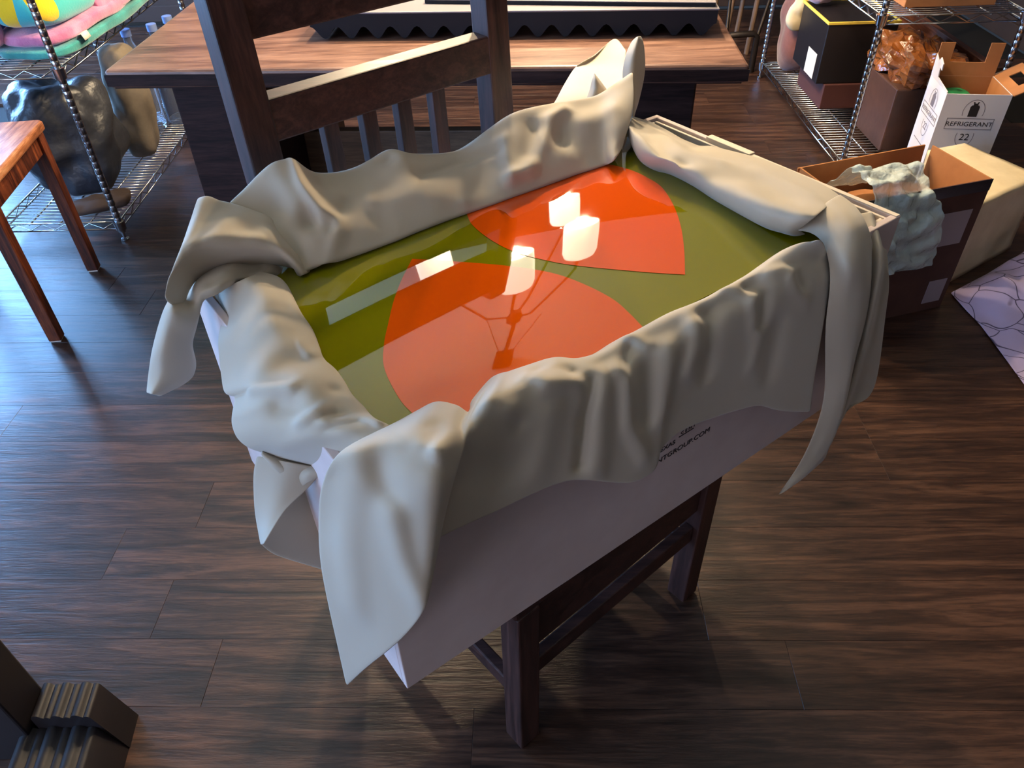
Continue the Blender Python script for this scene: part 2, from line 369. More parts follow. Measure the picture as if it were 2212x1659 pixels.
FM2 = BOXM @ Matrix(((1, 0, 0, 0), (0, 0, -1, 0), (0, 1, 0, 0), (0, 0, 0, 1)))   # text plane on the crate's front
def on_front(a, z, rot=0): return FM2 @ Matrix.Translation((a, z, .0004)) @ Matrix.Rotation(rot, 4, 'Z')
TXA, TXB, TXC, TXL = (.451, .6215), (.4545, .6445), (.5055, .6565), (.5025, .6525, .535)
TXT = [("ENTGROUP.COM", .0145, TXA), ("TEXAS", .0125, TXB), ("C E N T", .0085, TXC)]
for body, sz, (a, z) in TXT:
    text_mesh(body, sz, on_front(a, z), M_ink, 'printed_lettering', cr, .0003, 1.12)
MB().box((TXL[0], -.0006, TXL[1]), (TXL[2], .0002, TXL[1]+.0016), BOXM).build('printed_line', M_ink, cr)

# ------------------------------------------------------------------ glossy domed panel
PZC, PR1, PR2, PCA, PCB = .8883, 9.55, 1.95, .465, .275
def pz(a, b): return PZC-(a-PCA)**2/(2*PR1)-(b-PCB)**2/(2*PR2)
PA0, PA1, PB0, PB1 = .060, .895, .032, .505
M_green = mat('olive_gloss', (118, 114, 0), .02, spec=.5, ior=1.5, coat=.45); M_green.node_tree.nodes['Principled BSDF'].inputs['Coat IOR'].default_value = 1.6
M_orange = mat('orange_gloss', (218, 80, 0), .02, spec=.5, ior=1.5, coat=.45); M_orange.node_tree.nodes['Principled BSDF'].inputs['Coat IOR'].default_value = 1.6
pn = thing('painted_panel', 'glossy domed olive green panel with two orange teardrop shapes lying in the crate', 'panel', L(PCA, PCB, .84))
na, nb_ = 60, 40
G = [[L(PA0+(PA1-PA0)*i/na, PB0+(PB1-PB0)*j/nb_, pz(PA0+(PA1-PA0)*i/na, PB0+(PB1-PB0)*j/nb_)) for i in range(na+1)] for j in range(nb_+1)]
o = MB().grid(G).build('glossy_face', M_green, pn, smooth=True)
mb = MB()
def loop_pts(z_off, inset):
    pts = []
    for i in range(na): pts.append((PA0+(PA1-PA0)*i/na, PB0))
    for j in range(nb_): pts.append((PA1, PB0+(PB1-PB0)*j/nb_))
    for i in range(na): pts.append((PA1-(PA1-PA0)*i/na, PB1))
    for j in range(nb_): pts.append((PA0, PB1-(PB1-PB0)*j/nb_))
    return pts
lp = loop_pts(0, 0); n = len(lp)
mb.add([L(a, b, pz(a, b)) for a, b in lp]+[L(a, b, .842) for a, b in lp], [(i, n+i, n+(i+1) % n, (i+1) % n) for i in range(n)]+[tuple(range(n, 2*n))[::-1]])
mb.build('edge_return', M_green, pn)
for a0, b0, a1, b1 in ((.10, .10, .88, .14), (.10, .41, .88, .45)):
    MB().box((a0, b0, BZ0+.0145), (a1, b1, .8415), BOXM).build('support_block', M_crate, pn)
def smooth_closed(P, n=8, sharp=()):
    out = []; K = len(P)
    for i in range(K):
        p0, p1, p2, p3 = (Vector(P[(i+d) % K]) for d in (-1, 0, 1, 2))
        if i in sharp: p0 = 2*p1-p2
        if (i+1) % K in sharp: p3 = 2*p2-p1
        for s in range(n):
            q = s/n; out.append(.5*((2*p1)+(p2-p0)*q+(2*p0-5*p1+4*p2-p3)*q*q+(3*p1-p0-3*p2+p3)*q**3))
    return out
DROP1 = [(.274, .355), (.301, .325), (.335, .287), (.371, .246), (.408, .196), (.427, .150), (.438, .10), (.4365, .065), (.432, .0325), (.27, .0325), (.110, .0325), (.1065, .075), (.106, .11), (.118, .165), (.14, .204), (.166, .238), (.198, .278), (.233, .316)]
DROP2 = [(.562, .082), (.521, .116), (.464, .171), (.43, .212), (.402, .266), (.394, .321), (.4, .38), (.416, .42), (.436, .46), (.462, .5045), (.56, .5045), (.675, .5045), (.70, .46), (.722, .41), (.731, .365), (.729, .327), (.721, .286), (.689, .228), (.65, .175), (.607, .127)]
for D, sh in ((DROP1, (0, 8, 10)), (DROP2, (0, 9, 11))):
    P = smooth_closed([(a, b) for a, b in D], 6, sh)
    bm = bmesh.new(); vs = [bm.verts.new((p[0], p[1], 0)) for p in P]; bm.faces.new(vs)
    for ax in (0, 1):
        k = 0.0
        while k < 1:
            no = (1, 0, 0) if ax == 0 else (0, 1, 0); co = (k, 0, 0) if ax == 0 else (0, k, 0)
            bmesh.ops.bisect_plane(bm, geom=bm.verts[:]+bm.edges[:]+bm.faces[:], plane_co=co, plane_no=no); k += .02
    me = bpy.data.meshes.new('painted_drop')
    nv = []
    for v in bm.verts:
        a, b = v.co.x, v.co.y; v.co = L(a, b, pz(a, b)+.0006); nv.append((E1*((a-PCA)/PR1)+E2*((b-PCB)/PR2)+Vector((0, 0, 1))).normalized())
    bmesh.ops.recalc_face_normals(bm, faces=bm.faces)
    if sum(f.normal.z for f in bm.faces) < 0: bmesh.ops.reverse_faces(bm, faces=bm.faces[:])
    bm.to_mesh(me); bm.free(); me.materials.append(M_orange)
    me.polygons.foreach_set('use_smooth', [True]*len(me.polygons)); me.normals_split_custom_set_from_vertices(nv)
    o = bpy.data.objects.new('painted_drop', me); COL.objects.link(o); o.parent = pn; o.matrix_parent_inverse = parent_world(pn).inverted()
    o['label'] = 'bright orange teardrop shape'

# ------------------------------------------------------------------ cloth: surface control points and folds in mm, crate frame
CLOTH = [
 (5, 4, [
  [(63, 79, 868), (82, 80, 868), (104, 81, 868), (129, 81, 868), (143, 63, 868), (151, 45, 868), (178, 60, 868), (213, 77, 868), (230, 74, 868), (258, 69, 868), (288, 61, 868), (309, 42, 868), (340, 34, 868), (377, 37, 868), (411, 36, 868), (463, 37, 868), (495, 34, 868), (536, 31, 868), (585, 32, 868), (634, 34, 868), (691, 40, 868), (718, 31, 868), (733, 14, 868)],
  [(63, 57, 892), (82, 58, 891), (104, 59, 891), (129, 59, 890), (143, 41, 890), (151, 23, 889), (178, 38, 889), (213, 55, 888), (230, 52, 888), (258, 47, 888), (288, 39, 889), (309, 20, 889), (340, 12, 889), (377, 15, 890), (411, 14, 890), (463, 15, 891), (495, 12, 891), (536, 9, 891), (585, 10, 892), (634, 12, 892), (691, 18, 897), (718, 9, 905), (733, -8, 915)],
  [(-8, 21, 926), (16, 8, 933), (42, -4, 940), (70, -12, 943), (95, -17, 930), (118, -14, 910), (139, -6, 918), (163, -3, 930), (182, -3, 926), (214, -2, 921), (249, -2, 914), (286, -2, 896), (322, -2, 888), (358, -3, 887), (393, -3, 885), (442, -3, 885), (475, -2, 885), (520, -2, 883), (570, -1, 882), (617, -1, 883), (666, -2, 891), (717, -2, 883), (779, -2, 867)],
  [(-30, 33, 884), (-6, 4, 907), (18, -22, 928), (44, -40, 942), (67, -51, 939), (92, -44, 920), (115, -27, 919), (139, -21, 927), (161, -19, 922), (196, -18, 916), (232, -18, 910), (268, -18, 893), (303, -19, 885), (339, -20, 881), (375, -21, 876), (423, -20, 875), (454, -18, 877), (497, -17, 876), (549, -17, 873), (596, -17, 872), (646, -17, 876), (702, -18, 863), (773, -19, 840)],
  [(-41, 44, 823), (-18, 4, 862), (4, -31, 897), (27, -56, 921), (48, -71, 928), (72, -61, 911), (96, -38, 907), (119, -30, 911), (144, -28, 907), (182, -26, 899), (220, -26, 893), (257, -26, 878), (291, -27, 869), (329, -29, 861), (365, -30, 852), (412, -30, 851), (442, -26, 855), (485, -25, 855), (541, -24, 850), (589, -24, 846), (638, -25, 847), (695, -26, 830), (770, -27, 802)],
  [(-53, 40, 762), (-29, 0, 808), (-7, -35, 848), (17, -60, 877), (37, -75, 891), (59, -65, 883), (78, -42, 882), (100, -34, 886), (128, -32, 882), (170, -30, 873), (210, -30, 867), (249, -30, 853), (282, -32, 845), (323, -34, 830), (361, -36, 818), (407, -35, 815), (434, -30, 823), (478, -28, 825), (538, -27, 816), (589, -27, 809), (638, -28, 806), (694, -30, 784), (772, -32, 752)],
  [(-60, 36, 681), (-38, -4, 737), (-16, -39, 786), (6, -64, 822), (26, -79, 846), (45, -69, 848), (59, -46, 854), (79, -38, 857), (110, -36, 852), (157, -34, 843), (200, -34, 837), (240, -34, 825), (272, -37, 816), (316, -40, 794), (356, -42, 777), (402, -41, 773), (427, -34, 785), (471, -32, 788), (537, -30, 776), (591, -30, 765), (638, -31, 756), (694, -34, 728), (776, -37, 690)],
  [(-65, 33, 597), (-44, -7, 665), (-24, -42, 723), (-3, -67, 767), (16, -82, 802), (33, -72, 815), (41, -49, 827), (60, -41, 830), (94, -39, 825), (146, -37, 814), (191, -37, 808), (232, -37, 798), (263, -40, 788), (310, -44, 760), (353, -47, 737), (398, -46, 732), (421, -37, 749), (465, -34, 754), (536, -32, 737), (593, -33, 722), (640, -34, 709), (697, -37, 674), (784, -40, 629)],
  [(-70, 30, 515), (-50, -10, 596), (-31, -45, 663), (-11, -70, 716), (6, -85, 762), (21, -75, 786), (26, -52, 804), (43, -44, 806), (80, -42, 801), (135, -40, 789), (182, -40, 783), (225, -40, 774), (256, -44, 764), (305, -48, 730), (350, -52, 702), (394, -50, 695), (415, -40, 717), (460, -37, 723), (535, -34, 702), (595, -35, 684), (641, -36, 666), (700, -40, 624), (793, -44, 571)],
  ], [
  (-13, 11.1, [(80, -15, 939)]),
  (19.4, 9.5, [(178, 38, 889), (131, -4, 905), (89, -35, 929), (67, -51, 939)]),
  (-8.6, 8, [(174, -26, 901), (179, -27, 893)]),
  (6.5, 7.1, [(54, -37, 945), (62, -50, 941)]),
  (-13, 7.6, [(161, 43, 873), (109, -16, 916)]),
  (-23.8, 9.7, [(296, -19, 886), (277, -30, 853), (263, -40, 788)]),
  (15.1, 18.6, [(303, -19, 885), (288, -44, 758)]),
  (15.1, 9.2, [(218, 9, 916), (228, -15, 915), (272, -15, 895)]),
  (-15.1, 7.8, [(243, 22, 906), (279, -2, 899)]),
  (10.8, 13.1, [(152, -17, 929), (173, -23, 912)]),
  (10.8, 6.9, [(384, 15, 890), (397, -8, 883)]),
  (15.1, 10.7, [(345, -28, 864), (343, -39, 803), (372, -47, 733)]),
  (10.8, 10.3, [(339, -20, 881)]),
  (-15.1, 17.4, [(378, -26, 865), (377, -39, 795)]),
  (-8.6, 6.7, [(376, 1, 888), (350, -17, 883)]),
  (10.8, 7.4, [(556, 14, 888), (580, -1, 882), (600, -14, 876)]),
  (-8.6, 7.5, [(585, 32, 868), (593, 2, 885), (610, -14, 877)]),
  (-13, 8.9, [(613, -19, 869), (608, -26, 829)]),
  (9.7, 7.6, [(586, -17, 872), (588, -25, 838), (598, -26, 819)]),
  (8.6, 7.8, [(632, 2, 887), (666, -2, 891), (687, -10, 880)]),
  (-7.6, 7.9, [(663, 3, 893), (691, -6, 884)]),
  (9.7, 8.1, [(671, -14, 878), (675, -20, 863), (709, -26, 825)]),
  (-9.7, 8.4, [(693, -14, 872), (700, -21, 856)]),
  (-15.1, 14.4, [(508, -10, 880), (500, -22, 866), (499, -29, 803)]),
  (13, 14.7, [(481, -10, 882), (458, -29, 825)]),
  (9.7, 12, [(608, -27, 819), (601, -30, 763)]),
  (-10.8, 19.2, [(648, -28, 814), (649, -33, 727)]),
  (10.8, 17.8, [(420, -23, 870), (403, -40, 784)]),
  (13, 21.9, [(3, -1, 920), (-21, 3, 850), (-40, -5, 719)]),
  (13, 13.4, [(8, -45, 887), (4, -59, 830), (6, -79, 779)]),
  (-10.8, 15.1, [(13, -17, 924), (13, -42, 908)]),
  (-8.6, 27.4, [(100, -35, 871), (157, -34, 843)]),
  (8.6, 21.4, [(223, -28, 878), (202, -36, 813)]),
  ]),
 (4, 5, [
  [(69, 463, 862), (84, 437, 862), (86, 408, 862), (79, 369, 862), (72, 329, 862), (68, 289, 862), (58, 247, 862), (52, 221, 862), (54, 196, 862), (52, 168, 862), (48, 142, 862), (49, 118, 862), (48, 97, 862), (50, 82, 862), (55, 72, 862), (56, 66, 862)],
  [(81, 463, 884), (96, 437, 884), (98, 408, 884), (91, 369, 884), (84, 329, 884), (80, 289, 884), (70, 247, 884), (64, 221, 884), (66, 196, 884), (64, 168, 884), (60, 142, 884), (61, 118, 884), (60, 97, 884), (58, 72, 894), (62, 62, 894), (64, 56, 894)],
  [(65, 441, 897), (76, 415, 897), (76, 384, 897), (69, 349, 897), (61, 312, 897), (56, 274, 897), (46, 234, 897), (41, 207, 897), (43, 185, 897), (39, 158, 897), (36, 136, 895), (37, 114, 893), (37, 95, 892), (37, 73, 898), (44, 60, 896), (48, 49, 895)],
  [(48, 426, 905), (54, 400, 905), (52, 367, 905), (44, 335, 905), (36, 302, 905), (30, 266, 905), (20, 228, 905), (14, 200, 905), (17, 180, 905), (11, 155, 905), (8, 137, 901), (9, 118, 897), (11, 102, 892), (14, 83, 895), (23, 69, 890), (31, 52, 886)],
  [(36, 445, 893), (36, 417, 893), (32, 380, 893), (22, 351, 893), (14, 322, 893), (5, 286, 893), (-5, 250, 893), (-12, 220, 893), (-7, 201, 893), (-15, 176, 893), (-19, 163, 886), (-19, 148, 879), (-15, 134, 871), (-9, 120, 868), (4, 103, 861), (20, 81, 854)],
  [(29, 478, 872), (23, 449, 872), (17, 407, 872), (6, 381, 872), (-4, 354, 872), (-14, 319, 872), (-24, 283, 872), (-32, 250, 872), (-26, 233, 872), (-37, 208, 872), (-42, 199, 862), (-43, 186, 852), (-38, 175, 842), (-28, 165, 834), (-10, 146, 825), (14, 121, 815)],
  [(25, 521, 845), (15, 490, 845), (8, 445, 845), (-5, 419, 845), (-16, 395, 845), (-28, 359, 845), (-39, 323, 845), (-48, 288, 845), (-41, 272, 845), (-54, 246, 845), (-60, 241, 833), (-62, 229, 821), (-56, 219, 809), (-44, 213, 797), (-21, 192, 785), (12, 166, 773)],
  ], [
  (13, 6.9, [(-26, 233, 872), (-12, 200, 890), (4, 173, 902), (57, 203, 867)]),
  (-15.1, 22.6, [(23, 219, 905)]),
  (6.5, 23.1, [(-7, 242, 893)]),
  (-13, 15.9, [(-8, 154, 895), (-18, 169, 890)]),
  (13, 6.5, [(-8, 130, 886), (14, 120, 899), (49, 148, 862), (59, 124, 876)]),
  (-9.7, 10.1, [(43, 148, 894)]),
  (8.6, 6.7, [(51, 253, 897), (50, 229, 895), (64, 234, 876)]),
  (-9.7, 8.3, [(26, 109, 895)]),
  (10.8, 5.7, [(10, 106, 893), (27, 96, 894), (48, 89, 892), (58, 65, 897)]),
  (8.6, 12.6, [(-27, 170, 824), (0, 113, 885)]),
  (8.6, 24.2, [(16, 308, 896), (41, 302, 905)]),
  (-8.6, 16.6, [(57, 333, 902)]),
  ]),
 (4, 4, [
  [(-44, 213, 797), (-28, 198, 788), (-13, 186, 782), (4, 173, 776), (12, 166, 773)],
  [(-46, 201, 806), (-35, 186, 792), (-19, 174, 772), (-7, 161, 778), (9, 154, 777)],
  [(-46, 201, 803), (-38, 186, 781), (-24, 174, 750), (-10, 161, 763), (8, 154, 772)],
  ], [
  ]),
 (4, 5, [
  [(-51, 213, 793), (-61, 213, 770), (-69, 213, 740), (-77, 213, 700), (-84, 213, 639)],
  [(-23, 177, 793), (-34, 177, 774), (-48, 177, 753), (-65, 177, 727), (-87, 177, 680)],
  [(10, 162, 773), (-3, 162, 757), (-24, 162, 746), (-51, 162, 733), (-87, 162, 698)],
  ], [
  ]),
 (4, 5, [
  [(-34, 240, 747), (-20, 240, 737), (6, 240, 720), (39, 240, 707), (52, 240, 704)],
  [(-67, 235, 661), (-47, 235, 647), (-23, 235, 629), (8, 235, 605), (28, 235, 590)],
  [(-82, 222, 630), (-72, 222, 602), (-53, 222, 571), (-15, 222, 516), (2, 222, 489)],
  ], [
  ]),
 (4, 4, [
  [(131, 459, 868), (139, 460, 868), (148, 460, 868), (166, 457, 868), (183, 455, 868), (206, 453, 868), (232, 452, 868), (264, 452, 868), (293, 452, 868), (324, 455, 868), (358, 455, 868), (394, 455, 868), (438, 454, 868), (475, 453, 868), (508, 453, 868), (547, 452, 868), (586, 451, 868), (622, 451, 868), (659, 451, 868), (690, 449, 868), (715, 449, 868), (740, 452, 868), (785, 483, 868)],
  [(129, 423, 884), (137, 423, 884), (146, 424, 884), (163, 421, 884), (181, 418, 884), (203, 417, 884), (230, 416, 884), (261, 416, 884), (290, 416, 884), (320, 418, 884), (355, 419, 884), (390, 419, 884), (434, 418, 884), (471, 417, 884), (504, 417, 884), (542, 416, 884), (581, 415, 884), (617, 415, 884), (653, 415, 884), (684, 413, 884), (709, 412, 884), (709, 391, 900), (752, 420, 900)],
  [(124, 434, 895), (132, 433, 897), (143, 432, 901), (160, 427, 904), (178, 424, 903), (199, 423, 902), (225, 422, 900), (257, 422, 898), (285, 422, 898), (316, 424, 898), (350, 424, 899), (385, 425, 897), (429, 424, 896), (466, 423, 895), (499, 423, 896), (537, 422, 897), (576, 421, 899), (613, 421, 899), (651, 421, 898), (684, 419, 897), (711, 418, 897), (715, 398, 913), (766, 426, 911)],
  [(117, 457, 908), (128, 454, 914), (141, 450, 922), (159, 443, 928), (176, 440, 927), (197, 439, 924), (222, 438, 918), (254, 438, 915), (283, 438, 914), (313, 440, 915), (347, 441, 918), (382, 441, 912), (427, 440, 908), (464, 439, 906), (497, 439, 908), (535, 438, 913), (575, 437, 916), (613, 437, 916), (654, 437, 915), (691, 436, 913), (721, 436, 911), (733, 418, 927), (791, 442, 925)],
  [(110, 484, 923), (125, 480, 931), (140, 474, 942), (159, 466, 951), (177, 465, 950), (197, 464, 944), (221, 463, 934), (253, 463, 929), (283, 463, 928), (313, 465, 931), (348, 465, 934), (382, 465, 926), (428, 465, 919), (466, 464, 915), (499, 464, 919), (537, 463, 926), (578, 462, 932), (619, 462, 932), (663, 462, 929), (705, 461, 926), (739, 461, 924), (759, 447, 938), (821, 466, 938)],
  [(102, 509, 938), (121, 506, 948), (140, 501, 962), (161, 495, 972), (180, 494, 970), (198, 493, 962), (222, 493, 949), (254, 493, 942), (285, 493, 940), (315, 494, 943), (351, 494, 948), (385, 494, 937), (431, 494, 927), (471, 493, 922), (504, 493, 927), (543, 493, 937), (586, 492, 946), (628, 492, 945), (676, 492, 942), (723, 492, 938), (762, 491, 935), (792, 483, 947), (850, 495, 952)],
  [(96, 529, 951), (117, 528, 963), (141, 525, 978), (163, 522, 988), (183, 522, 986), (201, 522, 976), (224, 521, 960), (257, 521, 951), (288, 521, 949), (318, 522, 953), (355, 522, 959), (389, 522, 945), (436, 522, 932), (477, 522, 926), (510, 522, 933), (550, 521, 945), (594, 521, 956), (639, 521, 955), (690, 521, 951), (741, 521, 946), (784, 521, 943), (823, 517, 954), (873, 522, 963)],
  [(90, 545, 961), (115, 545, 974), (142, 545, 990), (166, 545, 1000), (186, 545, 998), (203, 545, 987), (226, 545, 967), (259, 545, 957), (291, 545, 955), (321, 545, 960), (358, 545, 967), (393, 545, 950), (441, 545, 936), (482, 545, 929), (516, 545, 936), (556, 545, 950), (602, 545, 963), (648, 545, 963), (701, 545, 958), (757, 545, 952), (803, 545, 948), (849, 545, 959), (891, 545, 971)],
  [(90, 559, 941), (115, 559, 954), (142, 559, 970), (166, 559, 980), (186, 559, 978), (203, 559, 967), (226, 559, 947), (259, 559, 937), (291, 559, 935), (321, 559, 940), (358, 559, 947), (393, 559, 930), (441, 559, 916), (482, 559, 909), (516, 559, 916), (556, 559, 930), (602, 559, 943), (648, 559, 943), (701, 559, 938), (757, 559, 932), (803, 559, 928), (849, 559, 939), (891, 559, 951)],
  [(90, 565, 871), (115, 565, 884), (142, 565, 900), (166, 565, 910), (186, 565, 908), (203, 565, 897), (226, 565, 877), (259, 565, 867), (291, 565, 865), (321, 565, 870), (358, 565, 877), (393, 565, 860), (441, 565, 846), (482, 565, 839), (516, 565, 846), (556, 565, 860), (602, 565, 873), (648, 565, 873), (701, 565, 868), (757, 565, 862), (803, 565, 858), (849, 565, 869), (891, 565, 881)],
  ], [
  (15.1, 12.1, [(199, 549, 989), (189, 501, 971), (192, 464, 946), (208, 457, 935)]),
  (-23.8, 16.5, [(168, 459, 946)]),
  (-9.7, 12, [(237, 478, 938), (197, 445, 929)]),
  (10.8, 11.1, [(283, 563, 903), (203, 439, 923), (168, 426, 880)]),
  (6.5, 11.5, [(330, 562, 910), (276, 470, 931)]),
  (7.6, 9.9, [(472, 564, 858), (417, 427, 899)]),
  (-10.8, 8.6, [(275, 561, 921), (347, 528, 962)]),
  (-9.7, 9.1, [(375, 487, 937), (466, 515, 926), (533, 493, 934)]),
  (8.6, 8.8, [(557, 507, 944), (516, 434, 907)]),
  (17.3, 13.4, [(703, 521, 950), (658, 507, 949), (610, 469, 936), (555, 433, 911), (516, 434, 907)]),
  (-17.3, 19.2, [(620, 499, 948), (577, 455, 928)]),
  (-15.1, 18.7, [(729, 562, 903), (652, 462, 930)]),
  (10.8, 23.5, [(718, 484, 935), (776, 486, 940)]),
  (-8.6, 28, [(680, 431, 910), (727, 420, 924)]),
  (-13, 20.5, [(160, 563, 947), (140, 494, 957)]),
  (7.6, 29.6, [(313, 446, 919), (382, 446, 916)]),
  (-6.5, 19.3, [(276, 438, 914), (339, 436, 913)]),
  (-7.6, 20.9, [(464, 445, 908), (500, 471, 921)]),
  (-8.6, 15.5, [(223, 514, 958)]),
  (6.5, 16.3, [(371, 522, 953)]),
  ]),
 (4, 3, [
  [(47, 575, 926), (59, 570, 927), (72, 568, 916), (86, 565, 908), (107, 545, 898), (125, 525, 886), (126, 505, 871), (139, 482, 843), (148, 468, 816)],
  [(52, 555, 976), (64, 550, 977), (77, 548, 966), (91, 545, 958), (112, 525, 948), (130, 505, 936), (131, 485, 921), (144, 462, 893), (153, 448, 866)],
  [(26, 516, 969), (38, 513, 975), (54, 514, 968), (72, 514, 961), (96, 498, 952), (117, 481, 941), (122, 464, 927), (136, 444, 901), (143, 432, 876)],
  [(-3, 475, 958), (10, 474, 970), (28, 480, 968), (51, 483, 962), (78, 472, 953), (103, 458, 943), (115, 445, 929), (128, 430, 905), (135, 421, 882)],
  [(-30, 443, 944), (-16, 446, 961), (6, 455, 964), (33, 462, 958), (63, 456, 950), (93, 446, 939), (110, 436, 927), (123, 426, 904), (129, 420, 883)],
  [(-47, 431, 929), (-32, 434, 950), (-8, 447, 956), (23, 456, 951), (55, 453, 942), (88, 447, 931), (109, 440, 919), (123, 433, 897), (129, 428, 877)],
  [(-57, 430, 914), (-42, 435, 938), (-16, 450, 947), (17, 460, 941), (51, 460, 933), (87, 455, 922), (111, 450, 910), (126, 445, 888), (131, 442, 868)],
  [(-37, 450, 874), (-22, 455, 898), (4, 470, 907), (37, 480, 901), (71, 480, 893), (107, 475, 882), (131, 470, 870), (146, 465, 848), (151, 462, 828)],
  ], [
  (8.6, 8.3, [(127, 497, 941), (130, 502, 916), (139, 450, 900)]),
  (-13, 11.2, [(128, 488, 935)]),
  (8.6, 19.6, [(77, 497, 957), (36, 458, 954)]),
  (-6.5, 16.3, [(85, 469, 951)]),
  (8.6, 10.8, [(3, 451, 958), (44, 457, 952), (86, 449, 942)]),
  ]),
 (3, 3, [
  [(142, 483, 841), (124, 493, 875), (100, 505, 886), (82, 520, 888), (60, 532, 888), (35, 529, 890), (4, 527, 883), (-18, 540, 863), (-51, 452, 898), (-70, 462, 866), (-91, 467, 825), (-106, 472, 791), (-121, 472, 756)],
  [(137, 476, 846), (119, 484, 878), (97, 494, 889), (79, 506, 891), (53, 501, 900), (28, 497, 902), (-1, 496, 895), (-21, 508, 875), (-50, 440, 899), (-68, 450, 868), (-87, 455, 827), (-102, 460, 795), (-120, 460, 763)],
  [(127, 467, 853), (111, 471, 882), (93, 477, 892), (74, 485, 895), (43, 458, 914), (17, 451, 916), (-8, 453, 909), (-25, 464, 889), (-47, 426, 895), (-63, 436, 864), (-78, 441, 826), (-92, 446, 795), (-118, 446, 770)],
  [(117, 462, 858), (104, 461, 882), (88, 461, 892), (70, 463, 897), (37, 435, 914), (10, 424, 916), (-11, 430, 909), (-24, 438, 889), (-40, 426, 878), (-54, 436, 848), (-63, 441, 811), (-78, 446, 782), (-113, 446, 765)],
  [(111, 462, 859), (99, 457, 880), (86, 454, 890), (67, 451, 896), (37, 434, 904), (8, 421, 906), (-11, 429, 899), (-21, 434, 879), (-33, 436, 858), (-45, 446, 829), (-50, 451, 793), (-66, 456, 764), (-109, 456, 754)],
  [(108, 464, 858), (97, 457, 877), (85, 451, 888), (66, 446, 894), (39, 442, 894), (8, 427, 896), (-9, 436, 889), (-19, 440, 869), (-29, 446, 845), (-40, 456, 815), (-43, 461, 779), (-59, 466, 751), (-107, 466, 745)],
  ], [
  (-8.6, 7.9, [(83, 463, 894), (37, 435, 914), (4, 431, 916)]),
  (10.8, 16.7, [(-53, 426, 888), (-86, 447, 816)]),
  (-10.8, 13.1, [(-42, 431, 863), (-62, 445, 794)]),
  ]),
 (3, 4, [
  [(841, 479, 877), (778, 384, 877), (770, 342, 877), (778, 319, 877), (779, 290, 877), (776, 250, 877), (769, 207, 877), (763, 161, 877), (758, 99, 877), (765, 73, 877), (772, 54, 877), (791, 46, 877)],
  [(821, 479, 892), (758, 384, 892), (750, 342, 892), (758, 319, 892), (759, 290, 892), (756, 250, 892), (749, 207, 892), (743, 161, 892), (738, 99, 892), (745, 73, 892), (752, 54, 892), (771, 46, 892)],
  [(794, 449, 915), (744, 370, 915), (738, 334, 915), (744, 306, 915), (744, 275, 915), (745, 237, 915), (741, 195, 915), (739, 150, 915), (734, 92, 915), (740, 65, 915), (746, 43, 915), (760, 29, 915)],
  [(791, 444, 925), (758, 383, 925), (755, 351, 925), (757, 318, 925), (756, 282, 925), (760, 245, 925), (761, 205, 925), (764, 159, 925), (761, 104, 925), (765, 74, 925), (769, 47, 925), (775, 27, 925)],
  [(830, 479, 912), (812, 435, 912), (812, 408, 912), (811, 366, 912), (807, 323, 912), (817, 286, 912), (823, 245, 912), (830, 196, 912), (829, 144, 912), (832, 109, 912), (833, 76, 912), (833, 47, 912)],
  [(878, 524, 892), (872, 493, 892), (875, 468, 892), (871, 419, 892), (865, 370, 892), (879, 332, 892), (889, 290, 892), (901, 239, 892), (901, 187, 892), (903, 148, 892), (902, 109, 892), (895, 73, 892)],
  [(922, 566, 872), (926, 544, 872), (930, 522, 872), (925, 467, 872), (917, 413, 872), (934, 374, 872), (947, 331, 872), (963, 277, 872), (964, 226, 872), (965, 182, 872), (962, 138, 872), (950, 97, 872)],
  ], [
  (13, 9.6, [(769, 393, 924), (739, 324, 915), (746, 288, 910)]),
  (-13, 10.6, [(780, 386, 920), (746, 308, 922), (757, 270, 925)]),
  (10.8, 9, [(746, 320, 904), (746, 297, 922), (746, 278, 910)]),
  (10.8, 15.3, [(841, 392, 902), (793, 312, 916), (823, 245, 912)]),
  (-10.8, 10.4, [(854, 345, 897), (928, 387, 872)]),
  (-10.8, 28.3, [(761, 205, 925), (812, 168, 916), (794, 99, 920)]),
  (8.6, 19.3, [(737, 130, 915), (749, 42, 919)]),
  (6.5, 20.9, [(866, 200, 902), (850, 84, 907)]),
  ]),
 (6, 3, [
  [(763, 47, 893), (789, 50, 905), (837, 56, 910), (924, 85, 886)],
  [(776, 31, 892), (787, 17, 906), (829, 16, 912), (907, 39, 884)],
  [(777, 10, 886), (778, -14, 898), (810, -22, 902), (875, -8, 872)],
  [(770, -12, 867), (764, -45, 879), (819, -40, 864), (931, 0, 801)],
  [(761, -30, 833), (780, -55, 830), (832, -50, 810), (939, -10, 749)],
  [(773, -35, 758), (800, -60, 751), (842, -55, 742), (936, -18, 707)],
  [(821, -40, 618), (838, -60, 621), (854, -60, 643), (926, -24, 640)],
  [(828, -45, 540), (852, -60, 537), (875, -60, 546), (922, -30, 588)],
  [(805, -50, 455), (839, -60, 446), (872, -60, 449), (927, -35, 475)],
  [(751, -55, 392), (753, -60, 403), (813, -60, 404), (919, -40, 368)],
  ], [
  (-8.6, 19.5, [(780, -55, 830), (823, -58, 662)]),
  (6.5, 11.9, [(925, -37, 439), (844, -59, 474)]),
  ]),
 (5, 5, [
  [(927, 50, 864), (933, 30, 874), (962, 40, 858), (1020, 50, 826)],
  [(902, 0, 826), (886, -30, 844), (938, -10, 808), (956, -12, 793)],
  [(905, -20, 750), (882, -45, 780), (948, -20, 739), (967, -22, 751)],
  [(918, -25, 650), (903, -45, 680), (964, -25, 638), (983, -25, 696)],
  [(931, -25, 558), (914, -45, 561), (981, -25, 511), (1045, -30, 480)],
  [(933, -30, 438), (911, -45, 450), (954, -30, 450), (955, -35, 478)],
